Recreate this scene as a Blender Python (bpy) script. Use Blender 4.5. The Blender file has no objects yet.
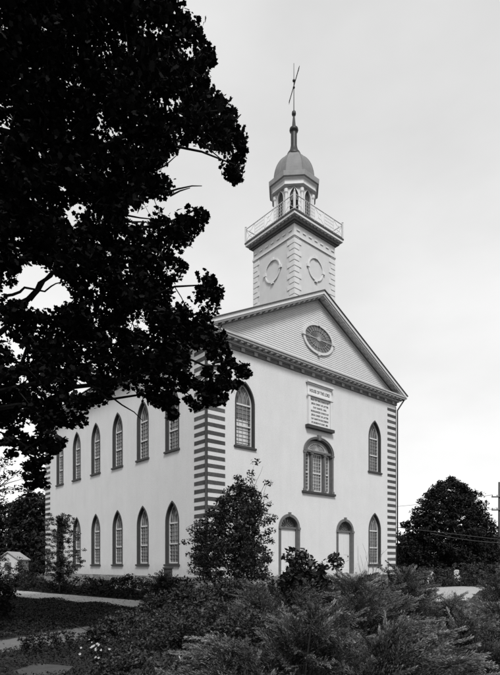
import bpy, math, random
import numpy as np
from math import sin, cos, pi, sqrt, atan2, radians
random.seed(7); rng = np.random.default_rng(7)
SC = bpy.context.scene; COL = SC.collection

# ------------------------------------------------------------------ viewpoint (world axes follow the church: x along its front, y along its side)
F, TH, VH = 525.6, 0.713, 565.4
P0 = np.array([-2.365, 28.751]); CF = np.array([cos(TH), sin(TH)]); CS = np.array([-sin(TH), cos(TH)])
CX, CY = -float(P0 @ CF), -float(P0 @ CS)
EYE = 1.6
def W(a, t, z=0.0):                      # metres to the right of the viewer, metres ahead, height
    return np.array([CX + a*CF[0] + t*CF[1], CY + a*CS[0] + t*CS[1], z])
def at(u, v, t): return W((u-250)/F*t, t, EYE + (VH-v)/F*t)
def gu(u, t): return W((u-250)/F*t, t, 0)

# ------------------------------------------------------------------ materials
MATS = {}
def mat(name, col, rough=.8, var=.0, scale=3.0, bump=0.0, bscale=20., island=0.0, spec=.3, metal=0., trans=0., stain=0., detail=4):
    m = bpy.data.materials.new(name); m.use_nodes = True; nt = m.node_tree; N = nt.nodes; L = nt.links
    b = N['Principled BSDF']; b.inputs['Roughness'].default_value = rough
    b.inputs['Specular IOR Level'].default_value = spec; b.inputs['Metallic'].default_value = metal
    tc = N.new('ShaderNodeTexCoord')
    col3 = (col, col, col, 1) if not isinstance(col, tuple) else col
    rgb = N.new('ShaderNodeRGB'); rgb.outputs[0].default_value = col3; out = rgb.outputs[0]
    def mul(out, fac):
        mx = N.new('ShaderNodeVectorMath'); mx.operation = 'SCALE'; L.new(out, mx.inputs[0]); L.new(fac, mx.inputs['Scale']); return mx.outputs[0]
    def rmap(src, lo, hi, a=.25, z=.75):
        r = N.new('ShaderNodeMapRange'); L.new(src, r.inputs[0]); r.inputs[1].default_value = a; r.inputs[2].default_value = z
        r.inputs[3].default_value = lo; r.inputs[4].default_value = hi; return r.outputs[0]
    if var:
        n = N.new('ShaderNodeTexNoise'); n.inputs['Scale'].default_value = scale; n.inputs['Detail'].default_value = detail; n.inputs['Roughness'].default_value = .65
        L.new(tc.outputs['Object'], n.inputs['Vector']); out = mul(out, rmap(n.outputs[0], 1-var, 1+var))
    if stain:
        mp = N.new('ShaderNodeMapping'); mp.inputs['Scale'].default_value = (1.3, 1.3, .16); L.new(tc.outputs['Object'], mp.inputs[0])
        n = N.new('ShaderNodeTexNoise'); n.inputs['Scale'].default_value = 1.6; n.inputs['Detail'].default_value = 6; n.inputs['Roughness'].default_value = .6
        L.new(mp.outputs[0], n.inputs['Vector']); out = mul(out, rmap(n.outputs[0], 1-stain, 1+stain*.6, .3, .7))
    if island:
        g = N.new('ShaderNodeNewGeometry'); out = mul(out, rmap(g.outputs['Random Per Island'], 1-island, 1+island, 0, 1))
    L.new(out, b.inputs['Base Color'])
    if bump:
        n = N.new('ShaderNodeTexNoise'); n.inputs['Scale'].default_value = bscale; n.inputs['Detail'].default_value = 5
        L.new(tc.outputs['Object'], n.inputs['Vector'])
        bp = N.new('ShaderNodeBump'); bp.inputs['Strength'].default_value = bump; bp.inputs['Distance'].default_value = .02
        L.new(n.outputs[0], bp.inputs['Height']); L.new(bp.outputs[0], b.inputs['Normal'])
    if trans:
        b.inputs['Transmission Weight'].default_value = 0
        tr = N.new('ShaderNodeBsdfTranslucent'); L.new(out, tr.inputs[0]); ms = N.new('ShaderNodeMixShader'); ms.inputs[0].default_value = trans
        L.new(b.outputs[0], ms.inputs[1]); L.new(tr.outputs[0], ms.inputs[2]); L.new(ms.outputs[0], N['Material Output'].inputs[0])
    MATS[name] = m; return m
mat('stucco', .57, .9, .05, .7, .35, 26., stain=.035, detail=8)
mat('quoin_light', .54, .85, .05, 4)
mat('quoin_dark', .065, .85, .35, 5, .5, 25, island=.3)
mat('block_paint', .26, .7, .2, 3)
mat('white_paint', .52, .6, .05, 6)
mat('cornice_paint', .40, .6, .1, 4)
mat('frieze_shade_paint', .11, .7, .2, 3)
mat('clapboard', .52, .7, .07, 2.5)
mat('tower_board', .50, .7, .05, 2.0, stain=.04)
mat('tower_trim', .56, .65, .05, 4)
mat('trim_mid', .12, .7, .2, 5)
mat('trim_dark', .04, .7, .18, 5)
mat('muntin', .27, .6, .15, 6)
mat('sash', .50, .6, .06, 8)
mat('door_paint', .55, .55, .04, 6)
mat('bead', .30, .6, .1, 8)
mat('glass', .10, .1, .7, 2.2, .25, 3.5, spec=.6)
mat('louver', .05, .7)
mat('roofing', .07, .85, .25, 7, .6, 30)
mat('dome_metal', .15, .65, .15, 2.5, spec=.4)
mat('dark_metal', .02, .5, .2, 6)
mat('iron', .015, .5)
mat('board_white', .60, .7, .04, 4)
mat('letter_black', .03, .7)
mat('stone_slab', .30, .85, .2, 3, .4, 20)
mat('concrete', .30, .9, .12, 1.5, .3, 30)
mat('soil', .022, 1, .5, 2.5, .8, 9)
mat('lawn', .02, 1, .35, .8, .8, 25, detail=8)
mat('bark', .02, .95, .3, 7, .9, 12)
mat('maple_bark', .010, .95, .3, 7, .9, 12, spec=.1)
mat('bark_pale', .10, .95, .3, 7, .9, 12)
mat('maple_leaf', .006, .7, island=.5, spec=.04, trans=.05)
mat('bush_leaf', .022, .5, island=.6, spec=.25, trans=.15)
mat('rhodo_leaf', .024, .5, island=.6, spec=.25)
mat('hedge_leaf', .035, .7, island=.6, spec=.15)
mat('far_leaf', .013, .7, island=.6, spec=.15)
mat('dark_leaf', .011, .7, island=.6, spec=.15)
mat('juniper_tip', .125, .75, island=.45, spec=.1, var=.6, scale=2.2)
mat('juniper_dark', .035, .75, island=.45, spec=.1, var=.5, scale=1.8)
mat('grass_blade', .035, .8, island=.5, spec=.1)
mat('cover_leaf', .015, .7, island=.7, spec=.15, var=.4, scale=.9)
mat('petal', .34, .6)
mat('pole_wood', .06, .9, .2, 5)
mat('house_white', .42, .8, .05, 2)
mat('marker_stone', .5, .8, .1, 4)
def dirt(name, z0, z1, amt):
    nt = MATS[name].node_tree; N = nt.nodes; L = nt.links; bs = N['Principled BSDF']; src = bs.inputs['Base Color'].links[0].from_socket
    g = N.new('ShaderNodeNewGeometry'); sp = N.new('ShaderNodeSeparateXYZ'); L.new(g.outputs['Position'], sp.inputs[0])
    n = N.new('ShaderNodeTexNoise'); n.inputs['Scale'].default_value = 2.2; n.inputs['Detail'].default_value = 7; L.new(g.outputs['Position'], n.inputs['Vector'])
    a = N.new('ShaderNodeMath'); a.operation = 'MULTIPLY_ADD'; L.new(n.outputs[0], a.inputs[0]); a.inputs[1].default_value = 1.6; L.new(sp.outputs[2], a.inputs[2])
    r = N.new('ShaderNodeMapRange'); L.new(a.outputs[0], r.inputs[0]); r.inputs[1].default_value = z0+.5; r.inputs[2].default_value = z1+1.0; r.inputs[3].default_value = 1-amt; r.inputs[4].default_value = 1
    n2 = N.new('ShaderNodeTexNoise'); n2.inputs['Scale'].default_value = 14; n2.inputs['Detail'].default_value = 6; n2.inputs['Roughness'].default_value = .7; L.new(g.outputs['Position'], n2.inputs['Vector'])
    r2 = N.new('ShaderNodeMapRange'); L.new(n2.outputs[0], r2.inputs[0]); r2.inputs[1].default_value = .3; r2.inputs[2].default_value = .7; r2.inputs[3].default_value = .88; r2.inputs[4].default_value = 1.07
    m = N.new('ShaderNodeMath'); m.operation = 'MULTIPLY'; L.new(r.outputs[0], m.inputs[0]); L.new(r2.outputs[0], m.inputs[1])
    mx = N.new('ShaderNodeVectorMath'); mx.operation = 'SCALE'; L.new(src, mx.inputs[0]); L.new(m.outputs[0], mx.inputs['Scale']); L.new(mx.outputs[0], bs.inputs['Base Color'])
dirt('stucco', .95, 1.7, .22)
# rubble foundation
def stone_mat():
    m = mat('rubble', .16, .9, .2, 4, .0); nt = m.node_tree; N = nt.nodes; L = nt.links; b = N['Principled BSDF']
    tc = N.new('ShaderNodeTexCoord'); mp = N.new('ShaderNodeMapping'); mp.inputs['Scale'].default_value = (1.6, 1.6, 3.4); L.new(tc.outputs['Object'], mp.inputs[0])
    v = N.new('ShaderNodeTexVoronoi'); v.feature = 'DISTANCE_TO_EDGE'; v.inputs['Scale'].default_value = 1.3; L.new(mp.outputs[0], v.inputs['Vector'])
    v2 = N.new('ShaderNodeTexVoronoi'); v2.inputs['Scale'].default_value = 1.3; L.new(mp.outputs[0], v2.inputs['Vector'])
    bw = N.new('ShaderNodeRGBToBW'); L.new(v2.outputs['Color'], bw.inputs[0])
    r = N.new('ShaderNodeMapRange'); L.new(bw.outputs[0], r.inputs[0]); r.inputs[3].default_value = .11; r.inputs[4].default_value = .27
    e = N.new('ShaderNodeMapRange'); L.new(v.outputs[0], e.inputs[0]); e.inputs[1].default_value = .02; e.inputs[2].default_value = .07
    mx = N.new('ShaderNodeMix'); mx.data_type = 'FLOAT'; L.new(e.outputs[0], mx.inputs[0]); mx.inputs[2].default_value = .2; L.new(r.outputs[0], mx.inputs[3])
    cb = N.new('ShaderNodeCombineColor')
    for i in range(3): L.new(mx.outputs[0], cb.inputs[i])
    L.new(cb.outputs[0], b.inputs['Base Color'])
    bp = N.new('ShaderNodeBump'); bp.inputs['Strength'].default_value = .9; bp.inputs['Distance'].default_value = .04; L.new(e.outputs[0], bp.inputs['Height']); L.new(bp.outputs[0], b.inputs['Normal'])
stone_mat()

# ------------------------------------------------------------------ object helpers
def props(o, label=None, cat=None, group=None, kind=None):
    if label: o['label'] = label
    if cat: o['category'] = cat
    if group: o['group'] = group
    if kind: o['kind'] = kind
    return o
def empty(name, loc, label, cat, group=None):
    o = bpy.data.objects.new(name, None); COL.objects.link(o); o.location = tuple(loc); o.empty_display_size = .3
    return props(o, label, cat, group)
def link(name, me, m, parent=None):
    o = bpy.data.objects.new(name, me); COL.objects.link(o)
    if m: me.materials.clear(); me.materials.append(MATS[m])
    if parent is not None:
        o.parent = parent
        # meshes are written in world coordinates: shift back by the parent's own place
        p = parent; off = np.zeros(3)
        while p is not None: off += np.array(p.location); p = p.parent
        if abs(off).sum() > 1e-9:
            n = len(me.vertices); c = np.empty(n*3, np.float32); me.vertices.foreach_get('co', c)
            c = (c.reshape(-1, 3) - off).astype(np.float32); me.vertices.foreach_set('co', c.ravel()); me.update()
    return o
FRONT = lambda a, b, c: (a, -c, b)        # a along the wall, b up, c outwards
SIDE = lambda a, b, c: (-c, a, b)
PLAN = lambda a, b, c: (a, b, c)
class MB:
    def __init__(s): s.v = []; s.f = []
    def add(s, vs, fs):
        n = len(s.v); s.v += [tuple(map(float, p)) for p in vs]; s.f += [tuple(i+n for i in f) for f in fs]; return s
    def prism(s, poly, c0, c1, mp=PLAN):
        n = len(poly); vs = [mp(a, b, c0) for a, b in poly] + [mp(a, b, c1) for a, b in poly]
        return s.add(vs, [tuple(range(n)), tuple(range(2*n-1, n-1, -1))] + [(i, (i+1) % n, n+(i+1) % n, n+i) for i in range(n)])
    def box(s, a0, a1, b0, b1, c0, c1, mp=PLAN): return s.prism([(a0, b0), (a1, b0), (a1, b1), (a0, b1)], c0, c1, mp)
    def bar(s, p, q, w, c0, c1, mp=PLAN):
        d = np.array(q, float)-np.array(p, float); l = np.linalg.norm(d)
        if l < 1e-6: return s
        n = np.array([-d[1], d[0]])/l*w/2; p = np.array(p, float); q = np.array(q, float)
        return s.prism([p+n, q+n, q-n, p-n], c0, c1, mp)
    def tube(s, pts, rad, n=6, cap=True):
        pts = [np.array(p, float) for p in pts]; k = len(pts)
        if not hasattr(rad, '__len__'): rad = [rad]*k
        vs = []; up = None
        for i, p in enumerate(pts):
            d = pts[min(i+1, k-1)]-pts[max(i-1, 0)]; d /= (np.linalg.norm(d)+1e-9)
            if up is None: up = np.array([0, 0, 1.]) if abs(d[2]) < .9 else np.array([1., 0, 0])
            x = np.cross(d, up); x /= (np.linalg.norm(x)+1e-9); y = np.cross(x, d); up = y
            for j in range(n):
                a = 2*pi*j/n; vs.append(p + rad[i]*(cos(a)*x + sin(a)*y))
        fs = [(i*n+j, i*n+(j+1) % n, (i+1)*n+(j+1) % n, (i+1)*n+j) for i in range(k-1) for j in range(n)]
        if cap: fs += [tuple(range(n))[::-1], tuple((k-1)*n+j for j in range(n))]
        return s.add(vs, fs)
    def lathe(s, prof, cx, cy, n=24, ph=0.):
        vs = [(cx+r*cos(ph+2*pi*j/n), cy+r*sin(ph+2*pi*j/n), z) for r, z in prof for j in range(n)]
        k = len(prof)
        fs = [(i*n+j, i*n+(j+1) % n, (i+1)*n+(j+1) % n, (i+1)*n+j) for i in range(k-1) for j in range(n)] + [tuple(range(n))[::-1], tuple((k-1)*n+j for j in range(n))]
        return s.add(vs, fs)
    def build(s, name, m, parent=None, smooth=False):
        me = bpy.data.meshes.new(name); me.from_pydata(s.v, [], s.f)
        import bmesh
        bm = bmesh.new(); bm.from_mesh(me); bmesh.ops.recalc_face_normals(bm, faces=bm.faces); bm.to_mesh(me); bm.free()
        if smooth:
            me.polygons.foreach_set('use_smooth', [True]*len(me.polygons))
        me.update(); return link(name, me, m, parent)
def plate(outer, holes, c0, c1, mp):
    """a filled outline with holes, c0..c1 thick, mapped on a wall; returns (verts, faces)"""
    cu = bpy.data.curves.new('t', 'CURVE'); cu.dimensions = '2D'; cu.fill_mode = 'BOTH'; cu.extrude = abs(c1-c0)/2
    for poly in [outer]+list(holes):
        sp = cu.splines.new('POLY'); sp.points.add(len(poly)-1); sp.use_cyclic_u = True
        for i, (x, y) in enumerate(poly): sp.points[i].co = (x, y, 0, 1)
    ob = bpy.data.objects.new('t', cu); me = bpy.data.meshes.new_from_object(ob)
    mid = (c0+c1)/2
    vs = [mp(v.co.x, v.co.y, mid+v.co.z) for v in me.vertices]; fs = [tuple(p.vertices) for p in me.polygons]
    bpy.data.objects.remove(ob); bpy.data.curves.remove(cu); bpy.data.meshes.remove(me)
    return vs, fs
def textmesh(txt, size, mp, a, b, c, ex=.012, width=None):
    cu = bpy.data.curves.new('t', 'FONT'); cu.body = txt; cu.size = size; cu.align_x = 'CENTER'; cu.extrude = ex/2; cu.offset = size*.006; cu.resolution_u = 3
    ob = bpy.data.objects.new('t', cu); me = bpy.data.meshes.new_from_object(ob)
    xs = [v.co.x for v in me.vertices]; k = 1 if not width else width/(max(xs)-min(xs)); x0 = (max(xs)+min(xs))/2
    vs = [mp(a+(v.co.x-x0)*k, b+v.co.y, c+v.co.z) for v in me.vertices]; fs = [tuple(p.vertices) for p in me.polygons]
    bpy.data.objects.remove(ob); bpy.data.curves.remove(cu); bpy.data.meshes.remove(me)
    return vs, fs

# ------------------------------------------------------------------ world, light, camera
sun_el, sun_dir = radians(50), W(1.6, -10, 0) - W(0, 0, 0)      # behind the viewer's right shoulder
az = atan2(sun_dir[0], sun_dir[1])                              # compass-style, from +y towards +x
w = bpy.data.worlds.new('World'); SC.world = w; w.use_nodes = True
N, L = w.node_tree.nodes, w.node_tree.links; bg = N['Background']
sky = N.new('ShaderNodeTexSky'); sky.sky_type = 'NISHITA'; sky.sun_disc = False; sky.sun_elevation = sun_el; sky.sun_rotation = az
sky.dust_density = 4; sky.air_density = 1.5
bw = N.new('ShaderNodeRGBToBW'); L.new(sky.outputs[0], bw.inputs[0])
tc = N.new('ShaderNodeTexCoord'); sp = N.new('ShaderNodeSeparateXYZ'); L.new(tc.outputs['Generated'], sp.inputs[0])
ramp = N.new('ShaderNodeMapRange'); L.new(sp.outputs[2], ramp.inputs[0]); ramp.inputs[1].default_value = 0.0; ramp.inputs[2].default_value = .75
ramp.inputs[3].default_value = 8.5; ramp.inputs[4].default_value = 5.7
mp_ = N.new('ShaderNodeMapping'); mp_.inputs['Scale'].default_value = (1, 1, 2.2); L.new(tc.outputs['Generated'], mp_.inputs[0])
nz = N.new('ShaderNodeTexNoise'); nz.inputs['Scale'].default_value = 2.4; nz.inputs['Detail'].default_value = 5; nz.inputs['Roughness'].default_value = .5; L.new(mp_.outputs[0], nz.inputs['Vector'])
nr = N.new('ShaderNodeMapRange'); L.new(nz.outputs[0], nr.inputs[0]); nr.inputs[1].default_value = .3; nr.inputs[2].default_value = .7; nr.inputs[3].default_value = .88; nr.inputs[4].default_value = 1.09
m1 = N.new('ShaderNodeMath'); m1.operation = 'MULTIPLY'; L.new(ramp.outputs[0], m1.inputs[0]); L.new(nr.outputs[0], m1.inputs[1])
mixf = N.new('ShaderNodeMix'); mixf.data_type = 'FLOAT'; mixf.inputs[0].default_value = .88; L.new(bw.outputs[0], mixf.inputs[2]); L.new(m1.outputs[0], mixf.inputs[3])
cc = N.new('ShaderNodeCombineColor')
for i in range(3): L.new(mixf.outputs[0], cc.inputs[i])
L.new(cc.outputs[0], bg.inputs[0]); bg.inputs[1].default_value = .1
sl = bpy.data.lights.new('sun', 'SUN'); sl.energy = 2.5; sl.angle = radians(14); sl.color = (1, 1, 1)
so = bpy.data.objects.new('sun', sl); COL.objects.link(so)
import mathutils
d = mathutils.Vector((sin(az)*cos(sun_el), cos(az)*cos(sun_el), sin(sun_el)))
so.rotation_euler = d.to_track_quat('Z', 'Y').to_euler()
so.location = (0, -20, 60)
cam = bpy.data.cameras.new('camera'); co = bpy.data.objects.new('camera', cam); COL.objects.link(co); SC.camera = co
co.location = (CX, CY, EYE); co.rotation_euler = (pi/2, 0, -TH)
cam.sensor_fit = 'HORIZONTAL'; cam.sensor_width = 36; cam.lens = F/500*36; cam.shift_y = (VH-337.5)/500; cam.clip_end = 3000; cam.clip_start = .05
SC.view_settings.view_transform = 'Standard'; SC.view_settings.look = 'None'; SC.view_settings.exposure = .5; SC.view_settings.gamma = 1
SC.view_settings.use_curve_mapping = False
SC.render.engine = 'CYCLES'; SC.cycles.max_bounces = 5

# ------------------------------------------------------------------ the setting
g = MB(); n = 60
g.add([(-1500, -1500, 0), (1500, -1500, 0), (1500, 1500, 0), (-1500, 1500, 0)], [(0, 1, 2, 3)])
props(g.build('lawn', 'lawn'), kind='structure')
def sheet(name, poly, z, m):
    b = MB(); b.prism([(x, y) for x, y in poly], z-.12, z); return props(b.build(name, m), kind='structure')
sheet('garden_walk', [(-9.9, 30), (-8.0, 30), (-6.5, 12.5), (-5.15, -4.9), (-4.9, -8.6), (-7.0, -8.7), (-8.45, 2.2), (-9.3, 12)], .03, 'concrete')
mat('shaded_concrete', .12, .9, .2, 2.0, .4, 25); mat('old_slab', .05, .9, .3, 5, .5, 30)
sheet('approach_path', [(-6.2, -7.4), (-4.3, -8.6), (-7.6, -10.9), (-12.2, -12.42), (-14.2, -13.1), (-24, -17.6), (-24.6, -16.2), (-13.7, -11.45), (-11.6, -10.35)], .022, 'shaded_concrete')  # darker concrete: the maple's shade is painted into this path's colour
sheet('entrance_walk', [(-4.6, -8.4), (3, -7.6), (11.5, -5.6), (14, -3.6), (30, -3.2), (30, -7.4), (15.8, -7.6), (6.4, -11.6), (4.5, -11.2), (-4.4, -10.6)], .026, 'concrete')
sheet('flagstone', [tuple(W(-3.38, 8.35)[:2]), tuple(W(-2.72, 8.1)[:2]), tuple(W(-2.66, 7.5)[:2]), tuple(W(-3.0, 7.3)[:2]), tuple(W(-3.5, 7.7)[:2])], .05, 'old_slab')

# ================================================================== THE CHURCH
WD, DP = 18.0, 24.55
ZB, ZT = .95, 13.8
church = empty('church', (0, 0, 0), 'tall white stuccoed church with gabled front, pointed windows and a square bell tower', 'church')

def gothic(cx, z0, w, h, rise, n=14):
    a = w/2; R = (a*a+rise*rise)/(2*a); zs = z0+h-rise; pts = [(cx-a, z0), (cx+a, z0), (cx+a, zs)]
    th = math.acos((R-a)/R) if R > 0 else 0
    for i in range(1, n+1): t = th*i/n; pts.append((cx+a-R+R*cos(t), zs+R*sin(t)))
    for i in range(n-1, -1, -1): t = th*i/n; pts.append((cx-a+R-R*cos(t), zs+R*sin(t)))
    return pts
def roundarch(cx, z0, w, h, rise, n=20):
    a = w/2; zs = z0+h-rise
    return [(cx-a, z0), (cx+a, z0)] + [(cx+a*cos(pi*i/n), zs+rise*sin(pi*i/n)) for i in range(n+1)]
def inside(poly, x, y):
    c = False; n = len(poly)
    for i in range(n):
        x1, y1 = poly[i]; x2, y2 = poly[i-1]
        if (y1 > y) != (y2 > y) and x < (x2-x1)*(y-y1)/(y2-y1)+x1: c = not c
    return c
WW, WH, RISE = 1.5, 3.80, 1.32
def gothic_window(cx, z0, mp, parent, shade):
    out = gothic(cx, z0, WW, WH, RISE); inn = gothic(cx, z0+.05, WW-.17, WH-.16, RISE-.10); si = gothic(cx, z0+.13, WW-.31, WH-.36, RISE-.20)
    b = MB(); b.add(*plate(out, [inn], -.30, .03, mp))
    fr = b.build('window', 'trim_dark', parent)
    b = MB(); b.box(cx-WW/2-.09, cx+WW/2+.09, z0-.11, z0-.001, -.2, .10, mp); b.build('sill', 'trim_dark', fr)
    b = MB(); b.add(*plate(inn, [si], -.26, -.20, mp))
    zs = z0+WH-RISE; zm = z0+.13+(zs-z0-.13)*.47; a = (WW-.31)/2
    b.box(cx-a, cx+a, zs-.045, zs+.045, -.255, -.185, mp); b.box(cx-a, cx+a, zm-.04, zm+.04, -.255, -.175, mp)
    b.build('sash', 'sash', fr); b = MB()
    for k in (-1, 0, 1): b.box(cx+k*a/2-.010, cx+k*a/2+.010, z0+.13, zs, -.25, -.212, mp)
    for (za, zb) in ((z0+.13, zm), (zm, zs)):
        for k in range(1, 5): z = za+(zb-za)*k/5; b.box(cx-a, cx+a, z-.009, z+.009, -.248, -.216, mp)
    R = (WW*.5)**2; Rr = (a*a+(RISE-.20)**2)/(2*a); zr = zs
    for k in (-1, 0, 1):                     # intersecting tracery
        for sg in (-1, 1):
            x0 = cx+k*a/2; prev = None
            for i in range(15):
                t = .9*i/14; p = (x0+sg*(Rr-Rr*cos(t)), zr+Rr*sin(t))
                if not inside(si, *p): break
                if prev: b.bar(prev, p, .018, -.249, -.214-.003*(sg > 0)-.001*k, mp)
                prev = p
    b.build('muntins', 'muntin', fr)
    b = MB(); b.prism(si, -.262, -.252, mp); b.build('glass', 'glass', fr)
    if shade:
        b = MB(); b.box(cx-a+.03, cx+a-.18, z0+.22, zm+.35, -.251, -.2495, mp); b.build('window_shade', 'sash', fr)
    return out

s0, sp_ = (DP-5*3.517)/2, 3.517
side_x = [s0+sp_*i for i in range(6)]
Z1, Z2 = 1.68, 8.49
side_holes = []; front_holes = []
for z in (Z1, Z2):
    for x in side_x: side_holes.append(gothic(x, z, WW-.04, WH-.02, RISE-.02)); gothic_window(x, z, SIDE, church, False)
    for i, x in enumerate((2.74, 15.28)):
        front_holes.append(gothic(x, z, WW-.04, WH-.02, RISE-.02)); gothic_window(x, z, FRONT, church, i == 0)

# doors
def door(cx):
    z0, w_, h_, r_ = ZB+.1, 1.86, 3.78, .86
    out = roundarch(cx, z0, w_, h_, r_); inn = roundarch(cx, z0+.02, w_-.36, h_-.20, r_-.17)
    b = MB(); b.add(*plate(out, [inn], -.32, .05, FRONT)); zs = z0+h_-r_
    b.box(cx-w_/2-.03, cx-w_/2+.2, zs-.10, zs+.04, .05, .11, FRONT); b.box(cx+w_/2-.2, cx+w_/2+.03, zs-.10, zs+.04, .05, .09, FRONT)
    for s in (-1, 1):
        for k in range(3): x = cx+s*(w_/2-.04-.05*k); b.box(x-.013, x+.013, z0+.2, zs-.12, .05, .064, FRONT)
    b.prism([(cx-.07, z0+h_-.16), (cx+.07, z0+h_-.16), (cx+.1, z0+h_+.1), (cx-.1, z0+h_+.1)], -.02, .10, FRONT)
    dr = b.build('door', 'trim_mid', church)
    b = MB(); b.box(cx-w_/2+.19, cx+w_/2-.19, z0+.02, zs-.05, -.30, -.22, FRONT)
    for (za, zb) in ((.25, 1.15), (1.3, 2.7)):
        for s in (-1, 1): b.box(cx+s*.35-.24, cx+s*.35+.24, z0+za, z0+zb, -.22, -.207, FRONT)
    dp = b.build('door_panel', 'door_paint', dr)
    b = MB(); b.lathe([(.0, 0), (.04, 0), (.045, .05), (0, .06)], cx+.55, .17, 10); 
    for i, v in enumerate(b.v): b.v[i] = (v[0], .20-(v[2]), z0+1.2+(v[1]-.17))
    b.build('door_knob', 'dark_metal', dr)
    b = MB(); b.box(cx-w_/2+.2, cx+w_/2-.2, zs-.06, zs+.05, -.30, -.12, FRONT)
    a = w_/2-.24
    for k in range(1, 8): t = pi*k/8; b.bar((cx+.16*cos(t), zs+.16*sin(t)), (cx+a*cos(t), zs+(r_-.24)*sin(t)), .026, -.27, -.225, FRONT)
    for k in range(12):
        t0, t1 = pi*k/12, pi*(k+1)/12; b.bar((cx+.5*a*cos(t0), zs+.48*(r_-.2)*sin(t0)), (cx+.5*a*cos(t1), zs+.48*(r_-.2)*sin(t1)), .022, -.268, -.222, FRONT)
    b.build('fanlight', 'trim_mid', dr)
    b = MB(); b.prism(roundarch(cx, zs, w_-.35, r_-.17, r_-.17), -.285, -.272, FRONT); b.build('glass', 'glass', dr)
    b = MB(); b.box(cx-1.15, cx+1.15, ZB-.22, ZB+.08, .06, .5, FRONT); b.build('door_step', 'stone_slab', dr)
    return roundarch(cx, z0, w_-.04, h_-.02, r_-.02)
for cx in (6.38, 11.85): front_holes.append(door(cx))

# central three-light window
def palladian():
    cx, z0, w_, h_, r_ = 9.12, 6.42, 2.9, 3.62, 1.0
    out = roundarch(cx, z0, w_, h_, r_, 28); zs = z0+h_-r_
    inn = roundarch(cx, z0+.02, w_-.26, h_-.14, r_-.11, 28)
    b = MB(); b.add(*plate(out, [inn], -.34, .06, FRONT))
    b.prism([(cx-.11, z0+h_-.2), (cx+.11, z0+h_-.2), (cx+.16, z0+h_+.14), (cx-.16, z0+h_+.14)], -.02, .12, FRONT)
    b.add(*plate(roundarch(cx, zs+.0, w_+.06, r_+.03, r_+.03, 28), [roundarch(cx, zs-.01, w_-.06, r_-.03, r_-.03, 28)], .055, .09, FRONT))
    for x in (-w_/2+.075, -.63, .63, w_/2-.075):
        b.box(cx+x-.065, cx+x+.065, z0+.0, zs-.1, -.22, .0 if abs(x) < 1 else .075, FRONT)
        b.box(cx+x-.12, cx+x+.12, z0+.0, z0+.16, -.22, .03 if abs(x) < 1 else .10, FRONT)
        b.box(cx+x-.12, cx+x+.12, zs-.16, zs-.03, -.22, .04 if abs(x) < 1 else .10, FRONT)
    b.box(cx-w_/2+.2, cx+w_/2-.2, zs-.05, zs+.10, -.30, -.02, FRONT)
    wf = b.build('window', 'trim_mid', church); wf['label'] = 'broad central window of three lights under an arched head'
    b = MB(); b.box(cx-w_/2-.16, cx+w_/2+.16, z0-.14, z0-.002, -.2, .14, FRONT); b.build('sill', 'trim_dark', wf)
    b = MB(); b.prism(roundarch(cx, zs+.11, w_-.44, r_-.29, r_-.29, 28), -.26, -.20, FRONT); b.build('tympanum_panel', 'block_paint', wf)
    b = MB(); R_ = .62
    b.add(*plate(roundarch(cx, zs+.14, 1.7, .5, .5, 24), [roundarch(cx, zs+.18, 1.5, .4, .4, 24)], -.20, -.15, FRONT))
    for k in range(1, 10): t = pi*k/10; b.bar((cx+.14*cos(t), zs+.18+.1*sin(t)), (cx+.76*cos(t), zs+.18+.4*sin(t)), .03, -.199, -.17, FRONT)
    b.prism(roundarch(cx, zs+.18, .34, .13, .13, 10), -.199, -.155, FRONT)
    b.build('fan_ornament', 'bead', wf)
    b = MB(); zt = zs-.06
    def light(xa, xb, nx, ny):
        b.add(*plate([(xa, z0+.02), (xb, z0+.02), (xb, zt), (xa, zt)], [[(xa+.08, z0+.14), (xb-.08, z0+.14), (xb-.08, zt-.08), (xa+.08, zt-.08)]], -.28, -.22, FRONT))
        zm = (z0+zt)/2; b.box(xa+.08, xb-.08, zm-.045, zm+.045, -.275, -.205, FRONT)
        for k in range(1, nx): x = xa+.08+(xb-xa-.16)*k/nx; b.box(x-.013, x+.013, z0+.14, zt-.08, -.27, -.232, FRONT)
        for (za, zb) in ((z0+.14, zm), (zm, zt-.08)):
            for k in range(1, ny): z = za+(zb-za)*k/ny; b.box(xa+.08, xb-.08, z-.012, z+.012, -.268, -.236, FRONT)
    light(cx-.53, cx+.53, 4, 5); light(cx-w_/2+.16, cx-.70, 2, 5); light(cx+.70, cx+w_/2-.16, 2, 5)
    b.build('sash', 'sash', wf)
    b = MB(); b.box(cx-w_/2+.16, cx+w_/2-.16, z0+.03, zs, -.30, -.276, FRONT); b.build('glass', 'glass', wf)
    return roundarch(cx, z0, w_-.04, h_-.02, r_-.02, 28)
front_holes.append(palladian())

# walls
b = MB(); b.add(*plate([(0, ZB), (WD, ZB), (WD, ZT+.5), (0, ZT+.5)], front_holes, -.45, 0, FRONT)); b.build('wall', 'stucco', church)
b = MB(); b.add(*plate([(.452, ZB), (DP, ZB), (DP, ZT+.5), (.452, ZT+.5)], side_holes, -.45, 0, SIDE)); b.build('wall', 'stucco', church)
b = MB(); b.box(WD-.45, WD, .452, DP-.452, ZB, ZT+.5); b.build('wall', 'stucco', church)
b = MB(); b.box(.452, WD, DP-.45, DP, ZB, ZT+.5); b.build('wall', 'stucco', church)
# foundation
b = MB(); e = .07
b.add(*plate([(-e, -e), (WD+e, -e), (WD+e, DP+e), (-e, DP+e)], [[(.5, .5), (WD-.5, .5), (WD-.5, DP-.5), (.5, DP-.5)]], -.3, ZB-.004, PLAN))
b.build('foundation', 'rubble', church)
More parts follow.
